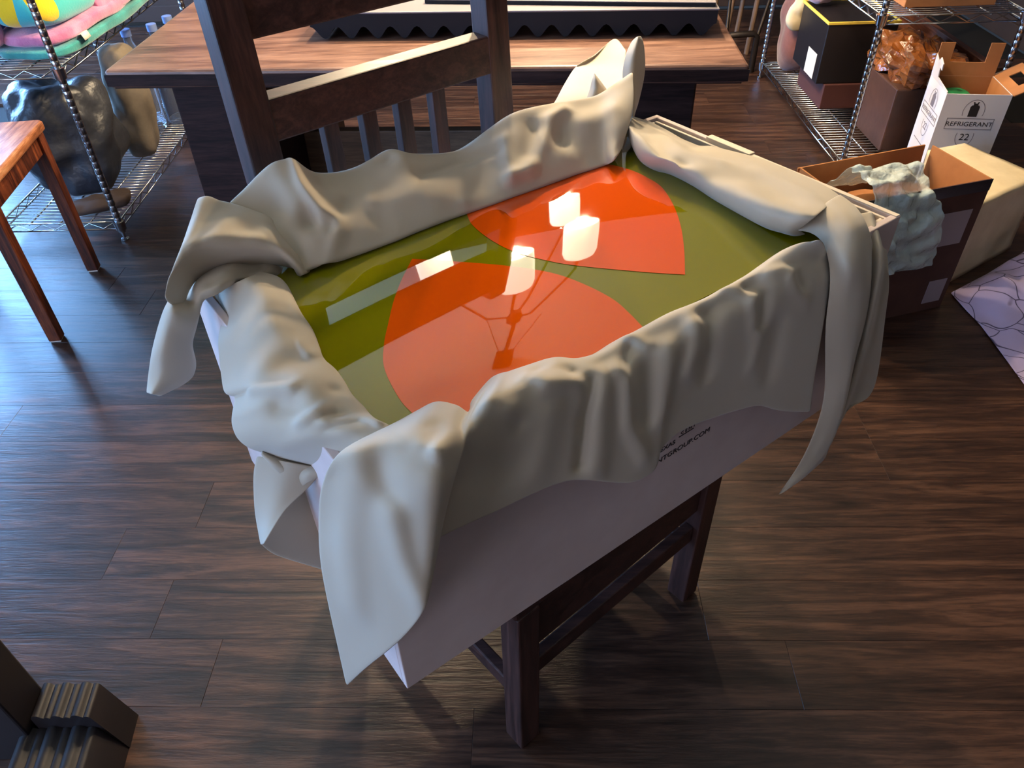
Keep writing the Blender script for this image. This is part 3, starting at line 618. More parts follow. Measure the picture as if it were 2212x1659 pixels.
  ], [
  ]),
 (5, 4, [
  [(692, 560, 941), (748, 560, 934), (812, 560, 924), (885, 560, 916)],
  [(745, 600, 935), (793, 600, 932), (853, 600, 925), (928, 600, 922)],
  [(934, 800, 867), (980, 800, 866), (1051, 800, 856), (1127, 800, 849)],
  [(1186, 1058, 782), (1216, 1041, 782), (1255, 1012, 782), (1300, 979, 782)],
  [(1225, 1080, 780), (1278, 1094, 780), (1356, 1110, 780), (1373, 1053, 780)],
  [(1252, 1081, 785), (1310, 1102, 785), (1444, 1176, 785), (1394, 1076, 785)],
  ], [
  ]),
 (6, 5, [
  [(902, 560, 841), (894, 540, 854), (939, 580, 864)],
  [(916, 575, 885), (916, 555, 896), (972, 600, 876)],
  [(909, 590, 942), (917, 565, 952), (994, 610, 928)],
  [(921, 600, 977), (926, 575, 987), (999, 620, 966)],
  [(945, 610, 999), (945, 590, 1005), (991, 620, 990)],
  [(964, 615, 1005), (955, 600, 1012), (983, 620, 1002)],
  ], [
  ]),
 (5, 5, [
  [(793, 570, 928), (807, 555, 936), (865, 575, 930)],
  [(813, 580, 945), (816, 560, 952), (861, 585, 939)],
  [(823, 585, 961), (821, 570, 966), (850, 590, 954)],
  [(833, 590, 969), (830, 585, 972), (835, 590, 969)],
  ], [
  ]),
]
def catmull(P, n):
    E_ = [P[0]*2-P[1]]+list(P)+[P[-1]*2-P[-2]]; out = []
    for i in range(len(P)-1):
        p0, p1, p2, p3 = E_[i:i+4]
        for s in range(n):
            q = s/n; out.append((p1*2+(p2-p0)*q+(p0*2-p1*5+p2*4-p3)*q*q+(p1*3-p0-p2*3+p3)*q**3)*.5)
    out.append(P[-1]); return out
def line_gap(p, pts):
    best = 1e9
    for i in range(max(1, len(pts)-1)):
        a = pts[i]; ab = pts[min(i+1, len(pts)-1)]-a; l2 = ab.length_squared
        q = 0 if l2 < 1e-9 else max(0, min(1, (p-a).dot(ab)/l2)); best = min(best, (p-a-ab*q).length)
    return best
PUSH = Vector((0, -.62, .785))        # folds swell up and to the front
mb = MB()
for nu, nv, rows, folds in CLOTH:
    rows = [[L(x/1000, y/1000, z/1000) for x, y, z in r] for r in rows]
    cols = [catmull([r[j] for r in rows], nv) for j in range(len(rows[0]))]
    G = [catmull([c[i] for c in cols], nu) for i in range(len(cols[0]))]
    fl_ = [(amp/1000, wd/1000, [L(x/1000, y/1000, z/1000) for x, y, z in pts]) for amp, wd, pts in folds]
    for r in G:
        for j, q in enumerate(r):
            h = 0
            for amp, wd, pts in fl_:
                g = line_gap(q, pts)
                if g < wd*2.6: h += amp*math.exp(-(g/wd)**2)
            if h: r[j] = q+PUSH*h
    mb.grid(G)
o = mb.build('draped_cloth', M_cloth, smooth=True, solid=.0022)
m = o.modifiers.new('sub', 'SUBSURF'); m.levels = 1; m.render_levels = 1
tag(o, 'beige cloth bunched around the green panel and hanging over the crate edges', 'cloth')

# ------------------------------------------------------------------ wire shelving
def wire_shelf(name, label, x0, x1, y0, y1, levels, H, rim_side):
    t = thing(name, label, 'shelf', ((x0+x1)/2, (y0+y1)/2, 0))
    for x in (x0, x1):
        for y in (y0, y1):
            prof = [(.0085, .0), (.0155, .002), (.0155, .008), (.006, .012), (.006, .035), (.0125, .036)]; z = .05
            while z < H:
                prof += [(.0127, z), (.0127, z+.0205), (.0119, z+.0215), (.0119, z+.024)]; z += .025
            prof += [(.0127, H), (.0, H+.003)]
            MB().lathe(prof, (x, y, 0), 10).build('post', M_chromed, t, smooth=.9)
    for zl in levels:
        for x in (x0, x1):
            for y in (y0, y1): MB().lathe([(.0128, zl-.034), (.0185, zl-.032), (.0215, zl+.004), (.0128, zl+.006)], (x, y, 0), 12).build('collar', M_chromed, t, smooth=.6)
        mb = MB(); n = int((y1-y0-.05)/.0254)
        for k in range(n+1):
            y = y0+.025+(y1-y0-.05)*k/n
            mb.tube([(x0, y, zl), (x1, y, zl)], .0018, 5)
        mb.build('deck_wires', M_chrome, t, smooth=True)['kind'] = 'stuff'
        for k in range(1, 4 if x1-x0 < .5 else 5):
            x = x0+(x1-x0)*k/4
            MB().tube([(x, y0, zl-.005), (x, y1, zl-.005)], .0032, 6).build('support_rod', M_chrome, t, smooth=True)
        for a, b in (((x0, y0), (x1, y0)), ((x1, y0), (x1, y1)), ((x1, y1), (x0, y1)), ((x0, y1), (x0, y0))):
            A, B = Vector((*a, 0)), Vector((*b, 0)); d = (B-A).normalized(); A = A+d*.02; B = B-d*.02; mb = MB()
            mb.tube([A+Vector((0, 0, zl)), B+Vector((0, 0, zl))], .0032, 6); mb.tube([A+Vector((0, 0, zl-.03)), B+Vector((0, 0, zl-.03))], .0032, 6)
            n = max(4, int((B-A).length/.045)); pts = [A+(B-A)*(k/n)+Vector((0, 0, zl-(.003 if k % 2 else .027))) for k in range(n+1)]
            mb.tube(pts, .0028, 5); mb.build('edge_truss', M_chrome, t, smooth=True)
    return t
SLX0, SLX1, SLY0, SLY1 = -1.936, -1.479, 2.633, 3.85
wire_shelf('wire_shelf', 'chrome wire shelving unit at left holding the turquoise blanket', SLX0, SLX1, SLY0, SLY1, (.078, .645), 1.25, 1)
SRX0, SRX1, SRY0, SRY1 = 1.392, 1.925, 2.97, 4.21
wire_shelf('wire_shelf', 'chrome wire shelving unit at right behind the open cartons', SRX0, SRX1, SRY0, SRY1, (.078, .645), 1.25, 0)

# ------------------------------------------------------------------ stool at the left
SM = RZ(6.4, (-1.449, 1.981, 0)); SZ = .55
st = thing('wooden_stool', 'orange brown wooden stool in front of the left wire shelf', 'stool', SM @ Vector((-.22, .22, 0)))
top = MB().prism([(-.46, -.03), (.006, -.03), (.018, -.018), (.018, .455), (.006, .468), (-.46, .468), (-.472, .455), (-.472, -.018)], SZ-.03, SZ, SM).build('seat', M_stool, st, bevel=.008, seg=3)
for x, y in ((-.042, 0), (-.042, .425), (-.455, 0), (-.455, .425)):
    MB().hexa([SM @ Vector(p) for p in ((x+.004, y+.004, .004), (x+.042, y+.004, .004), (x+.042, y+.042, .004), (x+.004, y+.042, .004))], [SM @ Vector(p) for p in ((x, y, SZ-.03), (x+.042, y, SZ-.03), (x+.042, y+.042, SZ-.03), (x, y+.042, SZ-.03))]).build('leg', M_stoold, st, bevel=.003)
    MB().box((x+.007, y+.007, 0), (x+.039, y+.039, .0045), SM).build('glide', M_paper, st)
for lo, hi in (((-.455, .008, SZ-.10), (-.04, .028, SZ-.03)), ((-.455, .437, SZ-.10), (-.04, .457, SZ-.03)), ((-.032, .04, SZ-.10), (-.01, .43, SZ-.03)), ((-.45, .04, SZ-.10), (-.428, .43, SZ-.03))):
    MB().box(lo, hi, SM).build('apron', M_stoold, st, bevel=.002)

# ------------------------------------------------------------------ soft lumps
def puff(name, size, M, mat_, parent=None, seed=0, amp=.02, freq=6, pw=5.0, n=18, sub=1, smooth=True):
    mb = MB(); sx, sy, sz = (q/2 for q in size); vs = []; rings = n; K = 2*n
    for i in range(rings+1):
        th = math.pi*i/rings
        for k in range(K):
            ph = 2*math.pi*k/K; d = Vector((math.sin(th)*math.cos(ph), math.sin(th)*math.sin(ph), math.cos(th)))
            s = (abs(d.x)**pw+abs(d.y)**pw+abs(d.z)**pw)**(-1/pw); p = Vector((d.x*s*sx, d.y*s*sy, d.z*s*sz))
            q = p+Vector((seed*3.7, seed*1.3, seed))
            p += d*amp*(noise3(q, freq)+.5*noise3(q, freq*2.3)); p.z = max(p.z, -sz)
            vs.append(M @ p)
    fs = [(i*K+k, (i+1)*K+k, (i+1)*K+(k+1) % K, i*K+(k+1) % K) for i in range(rings) for k in range(K)]
    mb.add(vs, fs); return mb.build(name, mat_, parent, smooth=smooth, weld=True, sub=sub)
M_teal = grain(mat('teal_fleece', (30, 140, 140), .9, sheen=.6), 160, .5, .004, ((18, 108, 110), (60, 170, 168)), 9)
M_pink = grain(mat('pink_fleece', (206, 120, 165), .9, sheen=.6), 160, .5, .004, ((178, 92, 140), (226, 150, 186)), 12)
M_purple = grain(mat('purple_fleece', (70, 44, 120), .9, sheen=.5), 160, .4, .004)
# turquoise fleece with printed yellow petals
M_turq = grain(mat('turquoise_fleece', (70, 200, 204), .9, sheen=.5), 160, .4, .003)
def petals(m, spots, base, pet):
    p = m.node_tree.nodes['Principled BSDF']; tc = N(m, 'ShaderNodeTexCoord'); last = None
    for (c, sx, sy, sz, rot) in spots:
        mp = N(m, 'ShaderNodeMapping', vector_type='TEXTURE'); mp.inputs['Location'].default_value = c; mp.inputs['Scale'].default_value = (sx, sy, sz); mp.inputs['Rotation'].default_value = rot
        LK(m, tc, 'Object', mp, 'Vector'); ln = N(m, 'ShaderNodeVectorMath', operation='LENGTH'); LK(m, mp, 0, ln, 0)
        lt = N(m, 'ShaderNodeMath', operation='LESS_THAN'); lt.inputs[1].default_value = 1.0; LK(m, ln, 'Value', lt, 0)
        if last is None: last = lt
        else:
            mxm = N(m, 'ShaderNodeMath', operation='MAXIMUM'); LK(m, last, 0, mxm, 0); LK(m, lt, 0, mxm, 1); last = mxm
    mx = N(m, 'ShaderNodeMix', data_type='RGBA'); mx.inputs['A'].default_value = lin(base); mx.inputs['B'].default_value = lin(pet)
    LK(m, last, 0, mx, 'Factor'); LK(m, mx, 'Result', p, 'Base Color')
bl = thing('folded_blanket', 'turquoise and pink fleece blanket with yellow petals folded on the left shelf', 'blanket', (-1.66, 3.0, .648))
BM_ = RZ(-3, (-1.575, 3.12, 0))
puff('lower_fold', (.27, .86, .04), BM_ @ Matrix.Translation((0, 0, .670)), M_teal, bl, 1, .012, 8, 6)
puff('pink_fold', (.26, .84, .06), BM_ @ Matrix.Translation((.0, .006, .712)), M_pink, bl, 2, .018, 9, 5)
petals(M_turq, [((-1.60, 2.71, .83), .03, .10, .095, (0, .15, 0)), ((-1.51, 2.71, .84), .028, .10, .10, (0, -.3, 0)), ((-1.47, 2.85, .9), .10, .03, .06, (0, 0, 0))], (58, 190, 196), (244, 206, 10))
puff('top_fold', (.25, .85, .26), BM_ @ Matrix.Translation((.002, .006, .858)), M_turq, bl, 3, .02, 6, 5)
puff('pink_flap', (.20, .40, .05), BM_ @ Matrix.Translation((.085, .10, .79)) @ Matrix.Rotation(R(70), 4, 'Y'), M_pink, bl, 5, .012, 9, 5)
puff('corner_fold', (.09, .09, .17), BM_ @ Matrix.Translation((-.115, -.40, .77)), M_pink, bl, 4, .014, 9, 3)
G = [[(-1.475+.0, 2.80, .674), (-1.475, 2.85, .674)], [(-1.462, 2.80, .70), (-1.462, 2.85, .70)], [(-1.448, 2.80, .704), (-1.448, 2.85, .704)], [(-1.440, 2.80, .684), (-1.440, 2.85, .684)]]
mb = MB().grid(G); mb.build('care_tag', M_paper, bl, smooth=True, solid=.0012)['label'] = 'small cream care tag'
o = puff('folded_blanket', (.19, .6, .26), RZ(0, (-1.835, 3.05, .782)) , M_purple, None, 6, .02, 6, 4); 
tag(o, 'dark purple folded blanket left of the turquoise one on the shelf', 'blanket')
# blanket sits on the turquoise one
o.location.z += .0

# bags, sack and bottles on the lower left shelf
M_bagk = mat('black_plastic', (52, 54, 62), .38, spec=.5); grain(M_bagk, 22, .35, .02)
o = puff('plastic_bag', (.36, .34, .40), RZ(10, (-1.735, 2.97, .285)), M_bagk, None, 8, .055, 8, 3.2, 24); tag(o, 'dark grey plastic bag slumped on the lower left shelf', 'bag')
M_sack = grain(mat('grey_sack', (124, 112, 98), .85), 60, .2, .004, ((104, 94, 84), (140, 128, 112)), 6)
o = puff('fabric_sack', (.14, .17, .46), RZ(0, (-1.575, 3.25, .312)), M_sack, None, 9, .022, 9, 3.6, 22); tag(o, 'greyish brown fabric sack standing beside the dark plastic bag', 'sack')
M_rag = grain(mat('brown_rag', (78, 62, 54), .9), 60, .3, .004)
o = puff('crumpled_rag', (.24, .13, .045), RZ(35, (-1.585, 2.75, .1025)) @ Matrix.Translation((0, 0, 0)), M_rag, None, 10, .022, 12, 3); tag(o, 'crumpled brown rag on the lower left shelf beside its front post', 'rag')
M_glass = mat('bottle_plastic', (150, 155, 165), .08, trans=.75, ior=1.3)
M_cap = mat('bottle_cap', (120, 140, 190), .4)
def bottle(x, y, z, label, s=1.0):
    b = thing('plastic_bottle', label, 'bottle', (x, y, z), 'bottles on the left shelf')
    prof = [(.0, .001), (.038, .0), (.042, .006), (.042, .20), (.040, .22), (.026, .27), (.0145, .295), (.014, .315), (.0, .3155)]
    MB().lathe([(r*s, q*s) for r, q in prof], (x, y, z), 18).build('body', M_glass, b, smooth=.8)
    MB().lathe([(.0, .3155*s), (.017*s, .3156*s), (.017*s, .338*s), (.0, .34*s)], (x, y, z), 14).build('cap', M_cap, b, smooth=.6)
for x, y, lab in ((-1.64, 3.55, 'clear plastic bottle nearest the sack on the left shelf'), (-1.55, 3.62, 'middle clear plastic bottle on the left shelf'), (-1.52, 3.74, 'clear plastic bottle with its cap farthest right on the left shelf')):
    bottle(x, y, .0805, lab, 1.28)

# ------------------------------------------------------------------ right shelf contents
bn = thing('storage_bin', 'black bin with a thin yellow rim on the right shelf', 'bin', (1.59, 3.72, .1955))
MB().box((1.435, 3.545, .1955), (1.745, 3.90, .452), None).build('body', M_bin, bn, bevel=.004)
mb = MB(); a, b, c, d = 1.429, 3.539, 1.751, 3.906
for lo, hi in (((a, b, .452), (c, b+.008, .464)), ((a, d-.008, .452), (c, d, .464)), ((a, b+.008, .452), (a+.008, d-.008, .464)), ((c-.008, b+.008, .452), (c, d-.008, .464))): mb.box(lo, hi)
mb.build('rim', M_yellow, bn, bevel=.002)['label'] = 'yellow rim'
MB().box((1.438, 3.548, .4525), (1.742, 3.896, .459)).build('lid', M_bin, bn)
MB().box((1.434, 3.60, .200), (1.4348, 3.72, .31)).build('side_label', M_paper, bn)['label'] = 'white paper label'
o = MB().box((1.475, 3.535, .081), (1.745, 3.88, .195)).build('storage_box', M_redbox, bevel=.004); tag(o, 'maroon box underneath the black yellow rimmed bin', 'box')
M_blush = grain(mat('rust_cloth', (120, 66, 56), .9, sheen=.3), 60, .3, .004, ((100, 54, 46), (140, 84, 72)), 6)
o = puff('rust_cushion', (.19, .22, .40), RZ(0, (1.51, 4.075, .286)), M_blush, None, 12, .04, 5, 3.5); tag(o, 'rust brown cushion pressed behind the black bin', 'cushion')
M_lilac = grain(mat('lilac_plush', (190, 150, 175), .9, sheen=.5), 120, .5, .004, ((160, 110, 140), (212, 180, 200)), 14)
o = puff('plush_cloth', (.15, .10, .07), RZ(20, (1.50, 3.84, .502)), M_lilac, None, 13, .02, 12, 3); tag(o, 'lilac plush cloth lying on the yellow rimmed bin', 'cloth')
o = puff('cream_cloth', (.09, .05, .16), RZ(0, (1.43, 3.932, .40)), M_cream, None, 14, .02, 12, 2.6); tag(o, 'small cream cloth hanging behind the black bin', 'cloth')
M_amber = mat('amber_wrap', (150, 82, 32), .25, spec=.6, coat=.4); grain(M_amber, 14, .8, .03, ((84, 44, 22), (150, 86, 38)), 9)
wb = thing('wrapped_box', 'dark brown box wrapped in shiny amber plastic on the right shelf', 'box', (1.71, 3.2, .081))
M_brown = grain(mat('brown_leather', (70, 42, 30), .5), 30, .2, .004, ((58, 34, 24), (86, 54, 38)), 6)
MB().box((1.575, 3.06, .081), (1.835, 3.40, .34)).build('box_body', M_brown, wb, bevel=.006)
puff('plastic_wrap', (.25, .38, .15), RZ(4, (1.71, 3.23, .395)) @ Matrix.Rotation(R(6), 4, 'Y'), M_amber, wb, 15, .05, 15, 4.5, 17, 0, 0)
lw = thing('wooden_plank', 'reddish brown board lying across the back of the right shelf', 'board', (1.87, 3.5, .081))
MB().box((1.886, 3.05, .081), (1.917, 3.95, .44)).build('board_body', wood('brown_board', (58, 30, 22), (88, 48, 34), (118, 70, 48), 1, 1, .5, .05), lw, bevel=.004)
o = MB().box((1.50, 3.05, .6485), (1.84, 3.50, .90)).build('cardboard_box', M_card, bevel=.003); tag(o, 'plain cardboard box on the upper deck of the right shelf', 'box')

# refrigerant carton
AX = Vector((.222, -.031, 0)).normalized(); AY = Vector((-AX.y, AX.x, 0)); RO = Vector((1.609, 2.763, 0)); RW, RD, RH = .226, .200, .43
RM = Matrix.Translation(RO) @ Matrix.Rotation(math.atan2(AX.y, AX.x), 4, 'Z')
rc = thing('refrigerant_carton', 'open white carton printed with a gas bottle and REFRIGERANT 22', 'carton', RM @ Vector((RW/2, RD/2, 0)))
tk = .004
MB().box((0, 0, 0), (RW, tk, RH), RM).build('front_wall', M_white, rc); MB().box((0, tk, 0), (tk, RD, RH), RM).build('side_wall', M_white, rc)
MB().box((RW-tk, tk, 0), (RW, RD, RH), RM).build('side_wall', M_white, rc); MB().box((tk, RD-tk, 0), (RW-tk, RD, RH), RM).build('back_wall', M_white, rc)
MB().box((tk, tk, 0), (RW-tk, RD-tk, .006), RM).build('bottom', M_white, rc)
mb = MB(); mb.box((tk, tk+.001, .25), (RW-tk, tk+.002, RH-.001), RM); mb.box((tk+.001, RD-tk-.0015, .1), (RW-tk-.001, RD-tk-.0005, RH), RM); mb.box((RW-tk-.0015, tk+.003, .2), (RW-tk-.0005, RD-tk-.002, RH), RM)
mb.build('kraft_lining', M_card, rc)
y = RD-tk; mb = MB()   # back flap with a hand hole
for lo, hi in (((.0, y, RH), (RW, y+.004, RH+.05)), ((0, y, RH+.05), (.05, y+.004, RH+.12)), ((RW-.05, y, RH+.05), (RW, y+.004, RH+.12))): mb.box(lo, hi, RM)
mb.build('back_flap', M_card, rc, weld=True)['label'] = 'brown flap with a square cut-out'
MF = RM @ Matrix.Translation((tk/2, RD*.62, RH)) @ Matrix.Rotation(R(-8), 4, 'Y')
def flap(name, poly, M, m, lab=None):
    o = MB().prism(poly, -.0018, .0018, M).build(name, m, rc)
    if lab: o['label'] = lab
YZ = Matrix(((0, 0, 1, 0), (1, 0, 0, 0), (0, 1, 0, 0), (0, 0, 0, 1)))
flap('side_flap', [(-.12, 0), (.075, 0), (.075, .012), (.052, .085), (.022, .07), (.0, .09), (-.03, .075), (-.025, .05), (-.005, .055), (.0, .018), (-.12, .006)], MF @ YZ, M_white, 'white flap with a notched handle tab')
MG = RM @ Matrix.Translation((RW, RD*.5, RH)) @ Matrix.Rotation(R(62), 4, 'Y') 
mb = MB()
for p in ([(-.11, 0), (.11, 0), (.11, .035), (-.11, .035)], [(-.11, .035), (-.05, .035), (-.05, .075), (-.11, .075)], [(.05, .035), (.11, .035), (.11, .075), (.05, .075)], [(-.11, .075), (.11, .075), (.11, .10), (-.11, .10)]): mb.prism(p, -.0018, .0018, MG @ YZ)
mb.build('handle_flap', M_card, rc)['label'] = 'brown folded flap with a hand slot'
M_green2 = mat('green_plastic', (40, 150, 90), .4)
o = puff('plastic_tub', (.13, .10, .05), RM @ Matrix.Translation((.08, .14, RH-.06)), M_green2, None, 16, .008, 9, 3, 12); tag(o, 'green plastic piece inside the refrigerant carton', 'plastic')
# its print: front and side
RF = RM @ Matrix(((1, 0, 0, 0), (0, 0, -1, -.0004), (0, 1, 0, 0), (0, 0, 0, 1)))
RS = RM @ Matrix(((0, 0, -1, -.0004), (-1, 0, 0, RD), (0, 1, 0, 0), (0, 0, 0, 1)))
def ring(mb, cx, cy, rx, ry, th, M, a0=0, a1=360, n=40):
    for k in range(n):
        q0, q1 = R(a0+(a1-a0)*k/n), R(a0+(a1-a0)*(k+1)/n)
        P = [M @ Vector((cx+rr*math.cos(q)*f, cy+rr2*math.sin(q)*f, .0002)) for q, f, rr, rr2 in ((q0, 1, rx, ry), (q1, 1, rx, ry))]
        Q = [M @ Vector((cx+(rx-th)*math.cos(q), cy+(ry-th)*math.sin(q), .0002)) for q in (q1, q0)]
        mb.add(P+Q, [(0, 1, 2, 3)])
def carton_print(M, W, mi, msoft):
    cx = W*.5; cy = RH-.108
    a = MB(); ring(a, cx, cy+.045, .038, .045, .0022, M, -20, 200); ring(a, cx, cy-.048, .032, .040, .0022, M, -200, 20)
    h = .021
    for lo, hi in (((cx-.083, cy-h), (cx+.083, cy-h+.0022)), ((cx-.083, cy+h-.0022), (cx+.083, cy+h)), ((cx-.083, cy-h), (cx-.081, cy+h)), ((cx+.081, cy-h), (cx+.083, cy+h)), ((cx-.07, cy-.118), (cx+.07, cy-.1155))):
        a.box((lo[0], lo[1], 0), (hi[0], hi[1], .0004), M)
    a.build('printed_frame', msoft, rc)
    b = MB(); P = [(-.016, .03), (.016, .03), (.016, .066), (.012, .072), (.008, .072), (.008, .078), (.011, .084), (.005, .084), (.004, .079), (-.004, .079), (-.005, .084), (-.011, .084), (-.008, .078), (-.008, .072), (-.012, .072), (-.016, .066)]
    b.prism([(cx+p[0], cy-.003+p[1]) for p in P], .0, .0005, M); b.build('printed_bottle', mi, rc)
    text_mesh('REFRIGERANT', .0235, M @ Matrix.Translation((cx, cy-.0085, .0003)), mi, 'printed_word', rc, .0002, 1.12, 'CENTER')
    text_mesh('22', .036, M @ Matrix.Translation((cx, cy-.062, .0003)), mi, 'printed_number', rc, .0002, 1, 'CENTER')
carton_print(RF, RW, M_ink, M_inkg); carton_print(RS, RD, M_inkg, M_inkg)

# brown carton with bubble film
CO = Vector((1.414, 2.046, 0)); cu_ = Vector((-.956, -.27, 0)).normalized(); cv_ = Vector((-cu_.y*-1, cu_.x*-1, 0)); cv_ = Vector((.27, -.956, 0)).normalized()*-1
KM = Matrix(((-cu_.x, cv_.x, 0, CO.x+cu_.x*.48), (-cu_.y, cv_.y, 0, CO.y+cu_.y*.48), (0, 0, 1, 0), (0, 0, 0, 1)))
KW, KD, KH = .48, .25, .45
kc = thing('cardboard_carton', 'open brown cardboard carton with black taped edge full of plastic film', 'carton', KM @ Vector((KW/2, KD/2, 0)))
kt = .005
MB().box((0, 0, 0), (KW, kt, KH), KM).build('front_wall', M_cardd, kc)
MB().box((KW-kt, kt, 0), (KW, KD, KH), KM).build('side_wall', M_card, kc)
MB().hexa([KM @ Vector(p) for p in ((0, KD-kt, 0), (KW-kt, KD-kt, 0), (KW-kt, KD, 0), (0, KD, 0))], [KM @ Vector(p) for p in ((0, KD+.004, KH-.005), (KW-.022, KD+.01, KH), (KW-.022, KD+.015, KH), (0, KD+.009, KH-.005))]).build('back_wall', M_card, kc)
MB().box((0, kt, 0), (kt, KD-kt, KH), KM).build('side_wall', M_card, kc); MB().box((kt, kt, 0), (KW-kt, KD-kt, .006), KM).build('bottom', M_card, kc)
MB().box((-.001, -.0012, KH-.035), (KW+.001, .0, KH+.001), KM).build('black_tape', M_tape, kc)['label'] = 'shiny black tape band'
MB().box((KW-.19, -.001, KH-.205), (KW-.03, 0, KH-.09), KM).build('shipping_label', M_label, kc)['label'] = 'grey shipping label'
MB().box((KW-.085, -.001, .03), (KW-.018, 0, .115), KM).build('small_label', M_label, kc)
# crumpled plastic film
M_film = mat('bubble_film', (226, 240, 238), .07, spec=.9, trans=.3, ior=1.2, alpha=.55); grain(M_film, 38, .9, .012)
G = []
nr, nc = 56, 46
path = [(-.0, .17, .40), (.0, .12, .47), (0, .07, .495), (0, .03, .475), (0, -.0, .455), (0, -.02, .425), (0, -.035, .38), (0, -.045, .32), (0, -.048, .26), (0, -.04, .215)]
for i in range(nr):
    f = i/(nr-1)*(len(path)-1); k = min(int(f), len(path)-2); q = f-k
    y = path[k][1]+(path[k+1][1]-path[k][1])*q; z = path[k][2]+(path[k+1][2]-path[k][2])*q
    row = []
    for j in range(nc):
        u = j/(nc-1); s = i/(nr-1)
        x = .03+(.25-.05*s)*u+.075*s+.02*math.sin(9*u+6*s)
        nz = noise3((x*1.0, y*1.5, z*1.5), 16); n2 = noise3((x+5, y, z), 34)
        row.append(KM @ Vector((x+.015*n2, y-(.022*nz+.010*n2)*(1 if s > .45 else .4)-.004, z+(.028*nz+.012*n2)*(1 if s < .6 else .3)+.02*(1-u)*(s < .4))))
    G.append(row)
pf = MB().grid(G).build('plastic_film', M_film, smooth=True, solid=.0015, sub=1); tag(pf, 'pale translucent bubble film spilling over the brown carton', 'plastic film')
o = puff('packing_paper', (.40, .20, .10), KM @ Matrix.Translation((.24, .125, .325)), M_card, None, 20, .03, 12, 3); tag(o, 'crumpled brown packing paper inside the brown carton', 'paper')
o.name = 'packing_paper'

# cream wrapped parcel
P0 = Vector((1.513, 2.188, 0)); pd = Vector((.834, .551, 0)); pn_ = Vector((-.551, .834, 0))
def PP(d, n_, z): return P0+pd*d+pn_*n_+Vector((0, 0, z))
cp_ = thing('cream_parcel', 'large crumpled cream paper parcel behind the brown carton', 'parcel', PP(.35, .17, 0))
bq = [PP(-.03, .0, 0), PP(.37, 0, 0), PP(.395, .29, 0), PP(.235, .33, 0)]; tq = [PP(-.01, .004, .285), PP(.37, .004, .28), PP(.40, .305, .285), PP(.235, .345, .29)]
bm = bmesh.new(); tmp = MB().hexa(bq, tq); me = tmp.mesh('parcel', M_cream); bm.from_mesh(me)
bmesh.ops.subdivide_edges(bm, edges=bm.edges[:], cuts=14, use_grid_fill=True)
for v in bm.verts:
    if v.co.z > .005: v.co += Vector((noise3(v.co, 9), noise3(v.co+Vector((9, 0, 0)), 9), noise3(v.co+Vector((0, 9, 0)), 7)))*.007
bm.to_mesh(me); bm.free(); me.polygons.foreach_set('use_smooth', [True]*len(me.polygons))
po = bpy.data.objects.new('paper_wrap', me); COL.objects.link(po); po.parent = cp_; po.matrix_parent_inverse = parent_world(cp_).inverted()
# lavender printed cloth on the floor
M_lav = mat('lavender_cloth', (176, 160, 196), .85, sheen=.2)
def lavender():
    p = M_lav.node_tree.nodes['Principled BSDF']; mp = coords(M_lav, (1, 1, 1)); v = N(M_lav, 'ShaderNodeTexVoronoi', feature='DISTANCE_TO_EDGE', Scale=11.0); 
    n = N(M_lav, 'ShaderNodeTexNoise', Scale=5.0, Detail=1.0); LK(M_lav, mp, 0, n, 'Vector'); mxv = N(M_lav, 'ShaderNodeMix', data_type='RGBA', blend_type='LINEAR_LIGHT'); mxv.inputs['Factor'].default_value = .10
    LK(M_lav, mp, 0, mxv, 'A'); LK(M_lav, n, 'Color', mxv, 'B'); LK(M_lav, mxv, 'Result', v, 'Vector')
    cr_ = ramp(M_lav, [(.010, lin((70, 58, 88))), (.026, lin((182, 166, 202)))]); LK(M_lav, v, 'Distance', cr_, 0); LK(M_lav, cr_, 0, p, 'Base Color')
lavender()
# outline on the floor, interpolated as a lofted crumpled sheet
edgeA = [(1.478, 2.115), (1.482, 2.02), (1.49, 1.93), (1.485, 1.80), (1.478, 1.66), (1.47, 1.50)]
edgeB = [(2.00, 2.43), (2.00, 2.30), (2.02, 2.1), (2.05, 1.95), (2.06, 1.75), (2.05, 1.55)]
G = []; nr, nc = 44, 40
for i in range(nr):
    f = i/(nr-1)*5; k = min(int(f), 4); q = f-k; row = []
    for j in range(nc):
        u = j/(nc-1); A = Vector(edgeA[k]).lerp(Vector(edgeA[k+1]), q); B = Vector(edgeB[k]).lerp(Vector(edgeB[k+1]), q); P = A.lerp(B, u)
        h = .075*math.sin(math.pi*min(1, u*1.6+.0)*.5)*(.5+.5*math.sin(math.pi*min(1, .25+i/(nr-1)))) + .022*noise3((P.x, P.y, 0), 9)+.010*noise3((P.x, P.y, 3), 20)
        e_ = min(u*8, 1)*min(i/3, 1)*min((nr-1-i)/3, 1)*min((1-u)*8, 1)
        row.append((P.x, P.y, max(.0035, .004+h*e_)))
    G.append(row)
lv = MB().grid(G).build('lavender_fabric', M_lav, smooth=True, solid=.003, sub=1); tag(lv, 'lavender fabric with dark line print crumpled on the floor at right', 'fabric')

